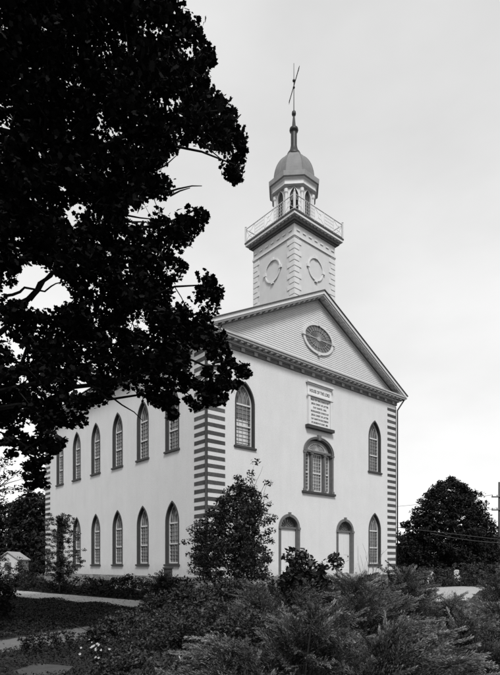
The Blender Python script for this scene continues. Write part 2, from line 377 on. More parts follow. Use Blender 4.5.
# quoins: a pale block course and a dark one in turn
PER, HD = .455, .215; nq = int((ZT-ZB)/PER)+1
def quoin(spans, nm='quoin'):
    b = MB(); z = ZB+.12
    for k in range(nq):
        if z+HD > ZT: break
        for (a0, a1, mp) in spans: j = [random.uniform(-.012, .012) for _ in range(4)]; b.prism([(a0+(j[0] if a0 > .05 else 0), z+j[1]), (a1-.012+j[2], z+j[3]*.7), (a1-.012+j[0], z+HD+j[1]*.6), (a0+(j[2] if a0 > .05 else 0), z+HD+j[3])], -.01, .012+abs(j[1])*.3, mp)
        z += PER
    b.build(nm, 'quoin_dark', church)
RIGHT = lambda a, b, c: (WD+c, a, b)
quoin([(.0, 1.28, FRONT)]); quoin([(.02, 1.2, SIDE)]); quoin([(WD-1.12, WD-.0, FRONT)]); quoin([(.02, 1.2, RIGHT)]); quoin([(DP-1.2, DP, SIDE)])
for (a0, a1, mp) in ((0.0, .05, FRONT), (WD-.05, WD, FRONT)): b = MB(); b.box(a0, a1, ZB, ZT, .013, .03, mp); b.build('corner_board', 'quoin_dark', church)

# entablature rings all round
def ring(o, i, z0, z1, m, name):
    b = MB(); b.add(*plate([(-o, -o), (WD+o, -o), (WD+o, DP+o), (-o, DP+o)], [[(i, i), (WD-i, i), (WD-i, DP-i), (i, DP-i)]], z0, z1, PLAN)); return b.build(name, m, church)
ZFR = 13.9
fz = ring(.06, .3, ZFR, 14.16, 'frieze_shade_paint', 'frieze')
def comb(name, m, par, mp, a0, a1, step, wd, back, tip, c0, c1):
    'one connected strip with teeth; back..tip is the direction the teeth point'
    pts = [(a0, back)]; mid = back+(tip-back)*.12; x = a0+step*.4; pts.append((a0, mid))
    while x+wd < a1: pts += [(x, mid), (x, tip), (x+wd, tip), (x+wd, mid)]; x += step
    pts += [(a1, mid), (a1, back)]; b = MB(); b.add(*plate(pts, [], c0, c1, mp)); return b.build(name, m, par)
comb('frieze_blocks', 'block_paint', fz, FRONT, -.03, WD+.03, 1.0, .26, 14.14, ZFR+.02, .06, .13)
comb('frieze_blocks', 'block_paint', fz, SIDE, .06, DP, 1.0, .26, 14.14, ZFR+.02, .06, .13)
cr = ring(.2, .3, 14.162, 14.26, 'cornice_paint', 'cornice')
comb('dentils', 'cornice_paint', cr, lambda a, o, c: (a, -o, c), -.46, WD+.46, .465, .2, .152, .46, 14.262, 14.35)
comb('dentils', 'cornice_paint', cr, lambda a, o, c: (-o, a, c), -.14, DP, .465, .2, .152, .46, 14.262, 14.35)
b = MB(); b.add(*plate([(-.15, -.15), (WD+.15, -.15), (WD+.15, DP+.15), (-.15, DP+.15)], [[(.3, .3), (WD-.3, .3), (WD-.3, DP-.3), (.3, DP-.3)]], 14.262, 14.352, PLAN)); b.build('bed_moulding', 'frieze_shade_paint', cr)
b = MB(); b.add(*plate([(-.52, -.52), (WD+.52, -.52), (WD+.52, DP+.52), (-.52, DP+.52)], [[(.3, .3), (WD-.3, .3), (WD-.3, DP-.3), (.3, DP-.3)]], 14.354, 14.47, PLAN))
b.add(*plate([(-.58, -.58), (WD+.58, -.58), (WD+.58, DP+.58), (-.58, DP+.58)], [[(.3, .3), (WD-.3, .3), (WD-.3, DP-.3), (.3, DP-.3)]], 14.472, 14.56, PLAN))
b.build('corona', 'cornice_paint', cr)
b = MB(); b.prism([(-.57, 14.563), (.0, 14.563), (.0, 14.68)], .3, WD-.3, lambda a, b_, c: (c, a, b_)); b.build('cornice_flashing', 'roofing', cr)

# gable
XC, ZA, SL = 9.0, 19.55, .507
zt = lambda x: ZA-SL*abs(x-XC)
def chev(b, top, bot, c0, c1, xe, mp=FRONT):
    for s in (-1, 1): xe_ = XC+s*xe; b.prism([(XC, ZA-top), (xe_, zt(xe_)-top), (xe_, zt(xe_)-bot), (XC, ZA-bot)], c0, c1, mp)
b = MB()                                       # lapped boards of the tympanum, one above the other
z = 14.62; h = .128
while z < 18.95:
    xl = XC-(ZA-.60-z)/SL; xl2 = XC-(ZA-.60-min(z+h, 18.93))/SL
    xl = max(xl, .1); xl2 = max(xl2, .1)
    xr, xr2 = 2*XC-xl, 2*XC-xl2
    if xr2 <= xl2+.05: break
    b.add([(xl, -.03, z), (xr, -.03, z), (xr2, -.008, z+h), (xl2, -.008, z+h), (xl, .02, z), (xr, .02, z)], [(0, 1, 2, 3), (0, 4, 5, 1)])
    z += h
ped = b.build('pediment', 'clapboard', church)
b = MB(); b.prism([(.02, 14.3), (WD-.02, 14.3), (XC, ZA-.3)], -.3, .0, FRONT); b.build('gable_wall', 'clapboard', church)
b = MB(); b.prism([(.02, 14.3), (WD-.02, 14.3), (XC, ZA-.3)], -.3, .0, lambda a, b_, c: (a, DP+c, b_)); b.build('gable_wall', 'clapboard', church)
rk = MB(); chev(rk, .055, .27, .0, .60, 9.62); chev(rk, .272, .37, .0, .53, 9.55)
rake = rk.build('raking_cornice', 'tower_trim', church)
b = MB(); chev(b, .372, .47, .0, .16, 9.1); b.build('bed_moulding', 'frieze_shade_paint', rake)
b = MB(); chev(b, .472, .62, .0, .055, 8.8); b.build('rake_frieze', 'cornice_paint', rake)
for s_ in (-1, 1):
    Ls = sqrt(1+SL*SL)
    # teeth under the raking cornice, in the sloping plane: a runs down the slope
    comb('dentils', 'cornice_paint', rake, (lambda sg: (lambda a, o, c: (XC+sg*a/Ls, -o, ZA-.372-SL*a/Ls-c)))(s_), .06, 9.3*Ls, .52, .22, .162, .47, .002, .08)
rk = MB(); chev(rk, .055, .37, .0, .60, 9.62, lambda a, b_, c: (a, DP+c, b_)); rk.build('raking_cornice', 'cornice_paint', church)
b = MB(); chev(b, -.0, .053, -(DP+.64), .66, 9.68); b.build('roof', 'roofing', church)

# oval light in the gable
ox, oz = 9.03, 16.48
ell = lambda a, b_, n=40, c=(ox, oz): [(c[0]+a*cos(2*pi*i/n), c[1]+b_*sin(2*pi*i/n)) for i in range(n)]
b = MB(); b.add(*plate(ell(1.50, 1.0), [ell(1.32, .84)], .02, .12, FRONT))
for (x, z, a, c) in ((1.46, 0, .13, .08), (-1.46, 0, .13, .08), (0, .97, .08, .12), (0, -.97, .08, .12)): b.box(ox+x-a, ox+x+a, oz+z-c, oz+z+c, .03, .17, FRONT)
lun = b.build('oval_window', 'white_paint', ped)
b = MB(); b.prism(ell(1.33, .85), .028, .05, FRONT); b.build('glass', 'glass', ped)
b = MB(); b.box(ox-1.32, ox+1.32, oz-.03, oz+.03, .051, .105, FRONT); b.prism(ell(.2, .13, 20), .051, .112, FRONT)
for k in range(24):
    t = 2*pi*k/24+.13; b.bar((ox+.22*cos(t), oz+.14*sin(t)), (ox+1.3*cos(t), oz+.83*sin(t)), .016, .051, .085, FRONT)
for k in range(40):
    t0, t1 = 2*pi*k/40, 2*pi*(k+1)/40; b.bar((ox+.85*cos(t0), oz+.54*sin(t0)), (ox+.85*cos(t1), oz+.54*sin(t1)), .016, .051, .088, FRONT)
b.build('muntins', 'bead', ped)

# inscription board
px0, px1, pz0, pz1 = 7.98, 10.30, 10.70, 13.42; pc = (px0+px1)/2; pdv = 12.58
b = MB(); b.box(px0, px1, pz0, pz1, .002, .09, FRONT); bd = b.build('inscription_board', 'board_white', church)
b = MB(); b.box(px0-.12, px1+.12, pz1, pz1+.12, .002, .24, FRONT); b.box(px0-.06, px1+.06, pz1-.09, pz1-.001, .09, .16, FRONT)
b.box(px0, px0+.17, pz0, pdv, .09, .17, FRONT); b.box(px1-.17, px1, pz0, pdv, .09, .17, FRONT); b.box(px0-.1, px1+.1, pdv, pdv+.09, .09, .22, FRONT)
b.build('frame', 'tower_trim', bd)
b = MB(); b.box(px0-.15, px1+.15, pz0-.2, pz0-.001, .002, .26, FRONT); b.build('sill', 'trim_dark', bd)
b = MB(); b.add(*textmesh('HOUSE OF THE LORD', .30, FRONT, pc, 12.86, .096, width=1.96))
lines = ['BUILT BY THE CHURCH OF', 'JESUS CHRIST OF LATTER', 'DAY SAINTS, 1834.', 'REORGANIZED CHURCH OF', 'JESUS CHRIST OF LATTER', 'DAY SAINTS IN SUCCESSION', 'BY DECISION OF COURT, 1880.']
wds = [1.72, 1.68, 1.3, 1.72, 1.68, 1.66, 1.6]
for i, t in enumerate(lines): b.add(*textmesh(t, .165, FRONT, pc, 12.34-.245*i, .096, width=wds[i]))
b.build('lettering', 'letter_black', bd)

# ---------------- tower
TC, TY, TW = 8.93, .12, 3.95; x0, x1, y0, y1 = TC-TW/2, TC+TW/2, TY, TY+TW; TYC = TY+TW/2
ZF, ZC = 22.62, 23.50
b = MB(); b.box(x0, x1, y0, y1, 16.0, ZC); tower = b.build('tower', 'tower_board', church)
TF = [lambda a, b_, c: (x0+a, y0-c, b_), lambda a, b_, c: (x0-c, y0+a, b_), lambda a, b_, c: (x1+c, y0+a, b_), lambda a, b_, c: (x0+a, y1+c, b_)]
for mp in TF[:3]:
    b = MB(); z = 17.1; k = 0
    while z < ZF-.1:
        l = .62 if k % 2 == 0 else .42
        b.box(-.0, l, z, z+.30, .003, .035, mp); b.box(TW-l, TW, z, z+.30, .003, .035, mp); z += .36; k += 1
    b.build('quoin', 'tower_trim', tower)
    cc_, zc = TW/2, 21.12
    b = MB(); o1 = [(cc_+.74*cos(2*pi*i/36), zc+.76*sin(2*pi*i/36)) for i in range(36)]; o2 = [(cc_+.66*cos(2*pi*i/36), zc+.68*sin(2*pi*i/36)) for i in range(36)]
    b.add(*plate(o1, [o2], .003, .07, mp))
    for (dx, dz) in ((.74, .0), (-.74, .0), (0, .76), (0, -.76)): b.box(cc_+dx-.12, cc_+dx+.12, zc+dz-.1, zc+dz+.1, .003, .10, mp)
    b.build('medallion', 'tower_trim', tower)
    b = MB(); b.box(-.03, TW+.03, ZF-.05, ZF+.06, .003, .075, mp)
    for k in range(7): b.box(.2+k*.56, .48+k*.56, ZF+.35, ZF+.44, .003, .05, mp)
    b.build('frieze_band', 'tower_trim', tower)
def sq(o, z0, z1, m, name, i=None):
    b = MB(); b.box(x0-o, x1+o, y0-o, y1+o, z0, z1); return b.build(name, m, tower)
sq(.10, 23.38, 23.47, 'frieze_shade_paint', 'bed_moulding'); sq(.22, 23.472, 23.6, 'frieze_shade_paint', 'bed_moulding')  # dark mouldings: the deep shadow under the balcony is put into their colour
comb('dentils', 'cornice_paint', tower, lambda a, o, c: (x0+a, y0-o, c), -.3, TW+.3, .335, .16, .2, .34, 23.602, 23.66)
comb('dentils', 'cornice_paint', tower, lambda a, o, c: (x0-o, y0+a, c), -.18, TW+.3, .335, .16, .2, .34, 23.602, 23.66)
comb('dentils', 'cornice_paint', tower, lambda a, o, c: (x1+o, y0+a, c), -.18, TW+.3, .335, .16, .2, .34, 23.602, 23.66)
OV = .44
sq(OV-.04, 23.662, 23.82, 'tower_trim', 'balcony'); sq(OV, 23.822, 23.90, 'roofing', 'balcony_edge')
# balustrade
b = MB(); r = OV-.07; zb, zr = 23.9, 24.86; Lh = TW+2*r
RF = [lambda a, c_: (x0-r+a, y0-r, c_), lambda a, c_: (x0-r, y0-r+a, c_), lambda a, c_: (x1+r, y0-r+a, c_), lambda a, c_: (x0-r+a, y1+r, c_)]
for f in RF:
    def seg(a0, z0_, a1, z1_, w=.018): b.tube([f(a0, z0_), f(a1, z1_)], w, 5)
    seg(0, zr, Lh, zr, .032); seg(0, zb+.1, Lh, zb+.1, .022)
    for k in range(1, 5): seg(Lh*k/5, zb, Lh*k/5, zr, .024)
    for bay in range(5):
        a0, a1 = Lh*bay/5, Lh*(bay+1)/5
        if bay in (0, 2, 4):
            cm = (a0+a1)/2; zm = (zb+.1+zr)/2
            pts = [f(cm+.13*cos(t), zm+.17*sin(t)) for t in np.linspace(0, 2*pi, 13)]; b.tube(pts, .016, 4)
            seg(a0, zb+.1, cm-.1, zm-.12, .012); seg(a1, zb+.1, cm+.1, zm-.12, .012); seg(a0, zr, cm-.1, zm+.12, .012); seg(a1, zr, cm+.1, zm+.12, .012)
        else:
            for q in range(1, 6): seg(a0+(a1-a0)*q/6, zb+.1, a0+(a1-a0)*q/6, zr, .014)
            for q in range(1, 4): seg(a0, zb+.1+(zr-zb-.1)*q/4, a1, zb+.1+(zr-zb-.1)*q/4, .012)
b.build('railing', 'tower_trim', tower)
for (x, y) in ((x0-r, y0-r), (x1+r, y0-r), (x0-r, y1+r), (x1+r, y1+r)):
    b = MB(); b.box(x-.055, x+.055, y-.055, y+.055, zb, zr+.1); b.lathe([(.03, zr+.1), (.075, zr+.15), (.03, zr+.22), (.0, zr+.36)], x, y, 8); b.build('railing_post', 'tower_trim', tower)
# octagonal belfry; its faces look along and across the building
PH = pi/8; k8 = 1/cos(pi/8)
rb = 1.28                                     # apothem
b = MB(); b.lathe([((rb-.10)*k8, 23.7), ((rb-.10)*k8, 27.2)], TC, TYC, 8, PH)
belfry = b.build('belfry', 'tower_board', church)
for i in range(8):
    t = i*pi/4; nx, ny = cos(t), sin(t); tx, ty_ = -sin(t), cos(t)
    mp = lambda a, b_, c: (TC+nx*(rb-.10+c)+tx*a, TYC+ny*(rb-.10+c)+ty_*a, b_)
    hw = (rb-.0)*math.tan(pi/8)
    op = gothic(0, 24.3, .58, 2.4, .6, 8)
    b = MB(); b.add(*plate([(-hw, 23.95), (hw, 23.95), (hw, 26.9), (-hw, 26.9)], [op], .0, .10, mp)); b.build('wall_panel', 'tower_board', belfry)
    b = MB(); b.prism(gothic(0, 24.28, .6, 2.43, .62, 8), .003, .012, mp)
    b.build('louvered_opening', 'louver', belfry)
    b = MB()
    for q in range(13):
        z = 24.35+q*.15; 
        if z < 26.0: b.add([mp(-.28, z, .09), mp(.28, z, .09), mp(.28, z+.09, .02), mp(-.28, z+.09, .02)], [(0, 1, 2, 3)])
    b.build('louver', 'dark_metal', belfry)
    b = MB(); b.add(*plate(gothic(0, 24.24, .72, 2.52, .66, 8), [op], .101, .135, mp)); b.build('arch_trim', 'tower_trim', belfry)
    b = MB(); a_ = PH+i*pi/4; px, py = TC+rb*k8*cos(a_), TYC+rb*k8*sin(a_)
    b.lathe([(.12, 23.95), (.12, 24.3), (.085, 24.36), (.08, 26.3), (.13, 26.4), (.13, 26.6)], px, py, 10); b.build('column', 'tower_trim', belfry)
    b = MB()                                   # swags under the cap
    for s in (-1, 1): 
        pts = [mp(s*hw*.52+hw*.4*q, 26.78-.13*(1-q*q), .13) for q in np.linspace(-1, 1, 8)]; b.tube(pts, .022, 4)
    b.build('swag', 'cornice_paint', belfry)
def octo(name, prof, m, par=church): b = MB(); b.lathe([(r*k8, z) for r, z in prof], TC, TYC, 8, PH); return b.build(name, m, par)
octo('belfry_entablature', [(1.34, 26.74), (1.46, 26.77), (1.50, 26.80), (1.50, 26.84), (1.46, 26.86), (1.46, 27.12), (1.56, 27.2), (1.56, 27.22)], 'tower_trim', belfry)
octo('belfry_cornice', [(1.58, 27.222), (1.66, 27.26), (1.68, 27.4), (1.70, 27.56), (1.60, 27.62), (1.3, 27.72)], 'block_paint', belfry)
prof = [(1.36*cos(t), 27.66+2.12*sin(t)) for t in np.linspace(0, 1.30, 14)]
dome = octo('dome', prof, 'dome_metal')
b = MB()
for i in range(8):
    a_ = PH+i*pi/4; b.tube([(TC+(r*k8+.005)*cos(a_), TYC+(r*k8+.005)*sin(a_), z) for r, z in prof], .022, 5)
for i in range(8):
    a_ = i*pi/4; b.tube([(TC+(r+.0)*cos(a_), TYC+(r+.0)*sin(a_), z) for r, z in prof], .012, 4)
b.build('dome_seam', 'dome_metal', dome)
b = MB(); b.lathe([(.44, 29.62), (.50, 29.68), (.50, 29.78), (.42, 29.95), (.30, 30.12), (.25, 30.3), (.21, 30.5), (.21, 31.3), (.19, 31.36), (.27, 31.42), (.31, 31.52), (.29, 31.64), (.17, 31.72), (.13, 31.8), (.07, 32.45), (.05, 32.5), (.12, 32.56), (.15, 32.66), (.13, 32.8), (.05, 32.88), (.03, 32.95)], TC, TYC, 16)
spire = b.build('spire', 'dark_metal', church, True)
b = MB(); b.tube([(TC, TYC, 32.9), (TC, TYC, 36.15)], [.032, .018], 6); rod = b.build('rod', 'dark_metal', spire)
zv = 34.6; pn = at(300, 66, F*(zv-EYE)/(VH-66)); pf = at(290, 101, F*(zv-EYE)/(VH-101)); cen = (pn+pf)/2
dv = (pn-pf); dv[2] = 0; Lv = np.linalg.norm(dv); dv /= Lv; c0 = np.array([TC, TYC, zv])
b = MB(); b.tube([c0-dv*Lv/2, c0+dv*Lv/2], .03, 6)
nrm = np.array([-dv[1], dv[0], 0]); up = np.array([0, 0, 1.])
def flat(pts): 
    vs = [c0+dv*a+up*h+nrm*s for s in (-.012, .012) for a, h in pts]; n_ = len(pts)
    b.add(vs, [tuple(range(n_)), tuple(range(2*n_-1, n_-1, -1))]+[(i, (i+1) % n_, n_+(i+1) % n_, n_+i) for i in range(n_)])
flat([(Lv/2+.15, 0), (Lv/2-.12, .1), (Lv/2-.12, -.1)]); flat([(-Lv/2+.45, .02), (-Lv/2-.02, .12), (-Lv/2+.1, 0), (-Lv/2-.02, -.12), (-Lv/2+.45, -.02)])
b.build('weather_vane', 'iron', spire)
b = MB()
for z, r_ in ((zv+.35, .1), (zv-.12, .08)): b.lathe([(.0, z-r_), (r_*.8, z-r_*.6), (r_, z), (r_*.8, z+r_*.6), (.0, z+r_)], TC, TYC, 10)
b.build('ball', 'dark_metal', spire, True)

# downspouts
b = MB(); b.tube([(-.05, -.40, 14.3), (-.09, -.1, 13.75), (-.1, -.08, 13.4), (-.1, -.08, .25), (-.2, -.2, .12)], .07, 8); b.build('downspout', 'iron', church, True)
b = MB(); b.tube([(WD+.45, -.45, 14.35), (WD+.10, -.07, 13.55), (WD+.1, -.07, 12.9), (WD+.1, -.07, .25)], .055, 8); b.build('downspout', 'iron', church, True)
b = MB(); b.tube([(-.35, -.35, 14.33), (-.06, -.10, 14.1)], .04, 6); b.build('gutter_bracket', 'dark_metal', church)
# chimney-like vent far back is not seen; a small stone post by the side wall
b = MB(); b.box(-1.35, -1.0, 1.9, 2.25, 0, 1.42); b.prism([(-1.39, 1.86), (-.96, 1.86), (-.96, 2.29), (-1.39, 2.29)], 1.42, 1.5)
props(b.build('post', 'trim_dark'), 'short dark square post at the foot of the side wall near the front corner', 'post')

# ================================================================== VEGETATION
def rotmats(n, tilt=1.0, axis=None):
    a = rng.uniform(0, 2*pi, n); z = rng.uniform(-1, 1, n)*tilt
    # normal direction biased upwards for tilt<1
    nz_ = 1-np.abs(z)*rng.uniform(.4, 1, n) if tilt < 1 else z
    nz_ = np.clip(nz_, -1, 1); s = np.sqrt(1-nz_**2); nrm_ = np.stack([s*np.cos(a), s*np.sin(a), nz_], 1)
    r_ = rng.normal(size=(n, 3)); t = np.cross(nrm_, r_); t /= np.linalg.norm(t, axis=1)[:, None]; bt = np.cross(nrm_, t)
    return t, bt, nrm_
def poly_mesh(name, V, k, m, parent=None, tone=None):
    """V: (n,k,3) array, one k-gon each"""
    n = V.shape[0]; me = bpy.data.meshes.new(name)
    me.vertices.add(n*k); me.vertices.foreach_set('co', V.astype(np.float32).ravel())
    me.loops.add(n*k); me.loops.foreach_set('vertex_index', np.arange(n*k, dtype=np.int32))
    me.polygons.add(n); me.polygons.foreach_set('loop_start', (np.arange(n)*k).astype(np.int32)); 
    me.update(calc_edges=True)
    if tone is not None:
        at_ = me.attributes.new('tone', 'FLOAT', 'FACE'); at_.data.foreach_set('value', tone.astype(np.float32))
    return link(name, me, m, parent)
MAPLE = np.array([(0, -.5), (.22, -.28), (.5, -.16), (.38, .08), (.40, .32), (.18, .30), (0, .55), (-.18, .30), (-.40, .32), (-.38, .08), (-.5, -.16), (-.22, -.28)])
OVAL = np.array([(0, -.5), (.2, -.15), (.2, .2), (0, .5), (-.2, .2), (-.2, -.15)])
def leaves(centres, size, shape=OVAL, tilt=.9, jit=.3, cup=.15):
    n = len(centres); t, bt, nn = rotmats(n, tilt); s = size*rng.uniform(1-jit, 1+jit, n)
    P = shape[None, :, 0, None]*t[:, None, :] + shape[None, :, 1, None]*bt[:, None, :] - cup*(np.abs(shape[None, :, 0, None])*nn[:, None, :])
    return centres[:, None, :] + P*s[:, None, None]
def blob(cs, per, rad, flat_=.7):
    n = len(cs)*per; d_ = rng.normal(size=(n, 3)); d_ /= np.linalg.norm(d_, axis=1)[:, None]; r_ = rng.uniform(0, 1, n)**(.45)
    if hasattr(rad, '__len__'): rad = np.repeat(rad, per)
    off = d_*(r_*rad)[:, None]; off[:, 2] *= flat_
    return np.repeat(cs, per, axis=0)+off
def wiggle(p, q, r0, r1, n=6, amp=.08, sag=0.):
    p, q = np.array(p, float), np.array(q, float); l = np.linalg.norm(q-p); ts = np.linspace(0, 1, n)
    pts = [p+(q-p)*t + (rng.normal(size=3)*amp*l*.5*sin(pi*t)) + np.array([0, 0, sag*l*sin(pi*t)]) for t in ts]
    return pts, list(np.linspace(r0, r1, n))

# --- near maple ------------------------------------------------------
SIL = [(0,-60),(150,-60),(168,-25),(179,0),(190,13),(203,23),(202,42),(216,52),(213,68),(208,81),(226,91),(237,104),(241,122),(246,138),(242,153),(244,172),(239,183),(224,182),(218,166),(226,159),(213,151),(200,151),(198,140),(182,146),(174,156),(161,166),(156,170),(172,179),(173,192),(161,205),(166,216),(177,208),(182,216),(195,208),(210,213),(205,226),(192,241),(180,256),(187,264),(187,272),(172,285),(179,298),(195,303),(192,293),(200,275),(208,272),(224,288),(223,303),(213,315),(211,324),(229,340),(226,350),(231,355),(244,358),(251,368),(242,381),(229,397),(213,405),(192,406),(190,392),(179,399),(179,415),(166,420),(161,412),(151,402),(140,399),(138,389),(122,399),(117,389),(107,399),(96,405),(88,412),(86,423),(68,431),(52,433),(65,446),(68,459),(52,460),(42,452),(44,470),(40,486),(28,482),(32,465),(24,452),(14,447),(0,447)]
GAPS = [[(190,350),(205,350),(204,378),(191,376)], [(207,366),(217,368),(214,378),(206,376)], [(214,350),(226,354),(222,363),(213,360)], [(196,392),(206,394),(204,402),(197,400)], [(176,392),(186,396),(184,404),(177,402)], [(145,322),(152,324),(150,331),(144,330)], [(104,300),(110,303),(108,310),(102,308)], [(16,284),(20,270),(32,263),(45,268),(55,272),(70,292),(73,302),(52,310),(38,312),(28,302),(8,300)], [(126,208),(146,205),(152,220),(138,226),(124,222)], [(4,118),(13,116),(14,134),(5,138)], [(160,98),(172,100),(172,110),(161,111)],
        [(74,384),(90,378),(92,390),(79,394)], [(22,416),(36,430),(30,438),(20,432)], [(32,332),(40,332),(40,338),(32,338)], [(10,342),(18,342),(18,350),(10,350)], [(21,27),(30,32),(36,38),(28,42)], [(64,204),(74,212),(78,226),(70,228)], [(110,128),(118,128),(117,136),(110,136)], [(136,118),(142,118),(142,128),(136,128)]]
def pip(poly, X, Y):
    c = np.zeros(len(X), bool); P = np.array(poly, float); n = len(P)
    for i in range(n):
        xa, ya = P[i]; xb, yb = P[i-1]
        if ya == yb: continue
        m_ = ((ya > Y) != (yb > Y)) & (X < (xb-xa)*(Y-ya)/(yb-ya)+xa); c ^= m_
    return c
def to_px(P):
    d_ = P[:, :2]-np.array([CX, CY]); a = d_@CF*1.0; 
    lat = d_[:, 0]*CF[0]+d_[:, 1]*CS[0]; dep = d_[:, 0]*CF[1]+d_[:, 1]*CS[1]
    return 250+F*lat/dep, VH-F*(P[:, 2]-EYE)/dep, dep
def local_to_world(A): return np.stack([CX+A[:, 0]*CF[0]+A[:, 1]*CF[1], CY+A[:, 0]*CS[0]+A[:, 1]*CS[1], A[:, 2]], 1)
def crown(n, c, r, p=2.6):
    A = rng.uniform(-1, 1, (int(n*2.6), 3)); A = A[(np.abs(A)**p).sum(1) < 1][:n]; return A*np.array(r)+np.array(c)
def inok(P, pad=0):
    u, v, dep = to_px(P); fr = (u > -4) & (u < 504) & (v > -4) & (v < 680)
    ok = np.zeros(len(P), bool)
    for du, dv_ in ((pad, 0), (-pad, 0), (0, pad), (0, -pad)): ok |= pip(SIL, u+du, v+dv_)
    for gp in GAPS: ok &= ~pip(gp, u, v)
    return ok | ~fr
def keepin(V):
    return V[inok(V.mean(1)+rng.normal(size=(len(V), 3))*.055, 2)]
def near_maple():
    A = crown(10500, (-7.0, 12.4, 9.9), (8.9, 3.7, 7.6), 4.5); fld = np.sin(A[:, 0]*3.9+1.3*np.sin(A[:, 2]*2.1))*np.sin(A[:, 2]*4.3+A[:, 1]*1.7)*np.cos(A[:, 1]*2.9+A[:, 0]); A = A[(fld < .4) | ((A[:, 0] < -4.2) & (fld < .75))]; Wd = local_to_world(A); u, v, dep = to_px(Wd)
    inf = (u > -12) & (u < 512) & (v > -12)
    ok = pip(SIL, u, v)
    for gp in GAPS: ok &= ~pip(gp, u, v)
    # keep clump centres a little inside the outline
    for du, dv_ in ((4, 0), (-4, 0), (0, 4), (0, -4)): 
        q = pip(SIL, u+du, v+dv_)
        if du < 0: q |= u < 12
        ok &= q
        for gp in GAPS: ok &= ~pip(gp, u+du*.6, v+dv_*.6)
    Cin = Wd[inf & ok]; Cout = Wd[~inf & ((u < -12) | (v < -12)) & (A[:, 0] < .6)]
    # nearer, the mass is denser: thin the hidden part
    uo, vo, _ = to_px(Cout); Cout = Cout[(rng.uniform(0, 1, len(Cout)) < .4) & (uo < 130)]
    # hanging sprays at lower left
    ex = []
    for (uu, vv, t) in [(30,452,11),(36,462,11),(38,474,11.2),(33,484,11.4),(44,458,10.8),(27,466,11.3),(12,455,12),(8,440,12),(30,478,11.2),(41,482,11.3),(56,450,11),(60,442,11),(10,436,12),(22,438,12),(244,372,11.6),(236,384,11.4),(222,396,11.2),(240,366,11.8),(206,398,11.4),(198,385,11.4),(172,410,11.2),(168,402,11.2),(176,400,11.2),(174,416,11.2),(196,404,11.3),(205,404,11.3),(213,400,11.3),(218,403,11.3),(190,400,11.3),(228,386,11.4),(242,376,11.4),(170,395,11.3),(184,388,11.3),(214,388,11.6),(226,372,11.5),(180,377,11.6),(205,372,11.3),(232,362,11.4),(212,357,11.3),(217,290,11.6),(210,282,11.6),(214,299,11.6),(202,214,11.5),(190,222,11.4),(236,178,11.2),(230,172,11.3),(238,160,11.2),(240,148,11.5)]:
        for q in range(2): ex.append(at(uu+random.uniform(-3, 3), vv+random.uniform(-3, 3), t+random.uniform(-.5, .5)))
    ex = np.array(ex)
    print('maple clumps', len(Cin), len(Cout))
    base = W(-8.2, 11.2)
    t = empty('maple_tree', base, 'huge dark broad-leaved tree in the near left, its leafy boughs hanging across the sky', 'tree')
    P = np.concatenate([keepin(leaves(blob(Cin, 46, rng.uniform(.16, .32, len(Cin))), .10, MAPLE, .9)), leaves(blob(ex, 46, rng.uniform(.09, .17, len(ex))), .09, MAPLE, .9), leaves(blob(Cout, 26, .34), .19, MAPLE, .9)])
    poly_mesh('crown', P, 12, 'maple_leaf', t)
    tr = MB(); top = base+np.array([.6, .5, 9.5])
    pts, rr = wiggle(base+np.array([0, 0, -.1]), top, .42, .2, 9, .03); rr[0] = .6; tr.tube(pts, rr, 12)
    pts2, rr2 = wiggle(top, top+np.array([.4, .3, 6.0]), .2, .05, 6, .05); tr.tube(pts2, rr2, 8)
    tr.build('trunk', 'bark', t, True)
    lm = MB(); nodes = []
    tg = [at(170, 330, 11.3), at(235, 365, 11.5), at(225, 110, 11.5), at(150, 60, 12), at(60, 255, 11), at(205, 285, 12), at(195, 210, 11.5), at(110, 390, 11), at(40, 440, 11), at(90, 150, 13), at(30, 60, 12), at(130, 300, 13), at(75, 350, 12), at(180, 160, 12.5), at(235, 165, 11.3), at(165, 400, 11.2), at(120, 0, 12)]
    for q in range(12): tg.append(W(rng.uniform(-14, -7), rng.uniform(8, 16), rng.uniform(6, 15)))
    for g_ in tg:
        hz = np.clip(g_[2]-2.2-np.linalg.norm(g_[:2]-base[:2])*.25, 2.8, 13.5); k = hz/9.5
        s_ = base+(top-base)*min(k, 1) if k <= 1 else top+np.array([.4, .3, 6.])*(k-1)*.6
        for tri in range(12):
            ps, rs = wiggle(s_, g_, .09, .015, 12, .07, .05+.03*tri)
            if inok(np.array(ps), 2).all(): break
        else: continue
        lm.tube(ps, rs, 6); nodes += [(p, r_) for p, r_ in zip(ps, rs)][2:]
    # boughs one sees against the sky
    for a_, b_, r0 in [((4,322,10.8),(72,250,11.2),.08), ((4,296,10.6),(72,280,11),.035), ((30,300,10.8),(66,256,10.9),.05), ((-10,180,10),(16,112,11),.06)]:
        lm.tube(*wiggle(at(*a_), at(*b_), r0*.85, r0*.2, 10, .05), 7)
    for pl in [[(110,396,11),(122,405,11.1),(134,412,11.2),(142,420,11.2)], [(168,378,11),(178,385,11),(186,392,11.1),(192,398,11.1)], [(150,389,11.1),(160,391,11.1),(172,396,11.2)], [(155,170,11.4),(165,166,11.4),(176,156,11.5)], [(165,193,11.3),(178,189,11.3),(192,186,11.4),(202,186,11.4)], [(170,196,11.3),(180,191,11.3),(190,188,11.4)], [(198,142,11.4),(210,150,11.4),(222,160,11.4)],
               [(122,222,11.3),(140,222,11.2),(162,223,11.3)], [(124,215,11.3),(140,218,11.2),(160,220,11.3)], [(48,436,11),(54,444,11),(58,452,11)], [(0,432,11.5),(18,440,11.5),(34,452,11.3),(42,470,11.3)]]:
        pp = [at(*q) for q in pl]; lm.tube(pp, list(np.linspace(.022, .008, len(pp))), 5)
    NP = np.array([p for p, _ in nodes]); 
    allc = np.concatenate([Cin, Cout[::3], ex[::2]])
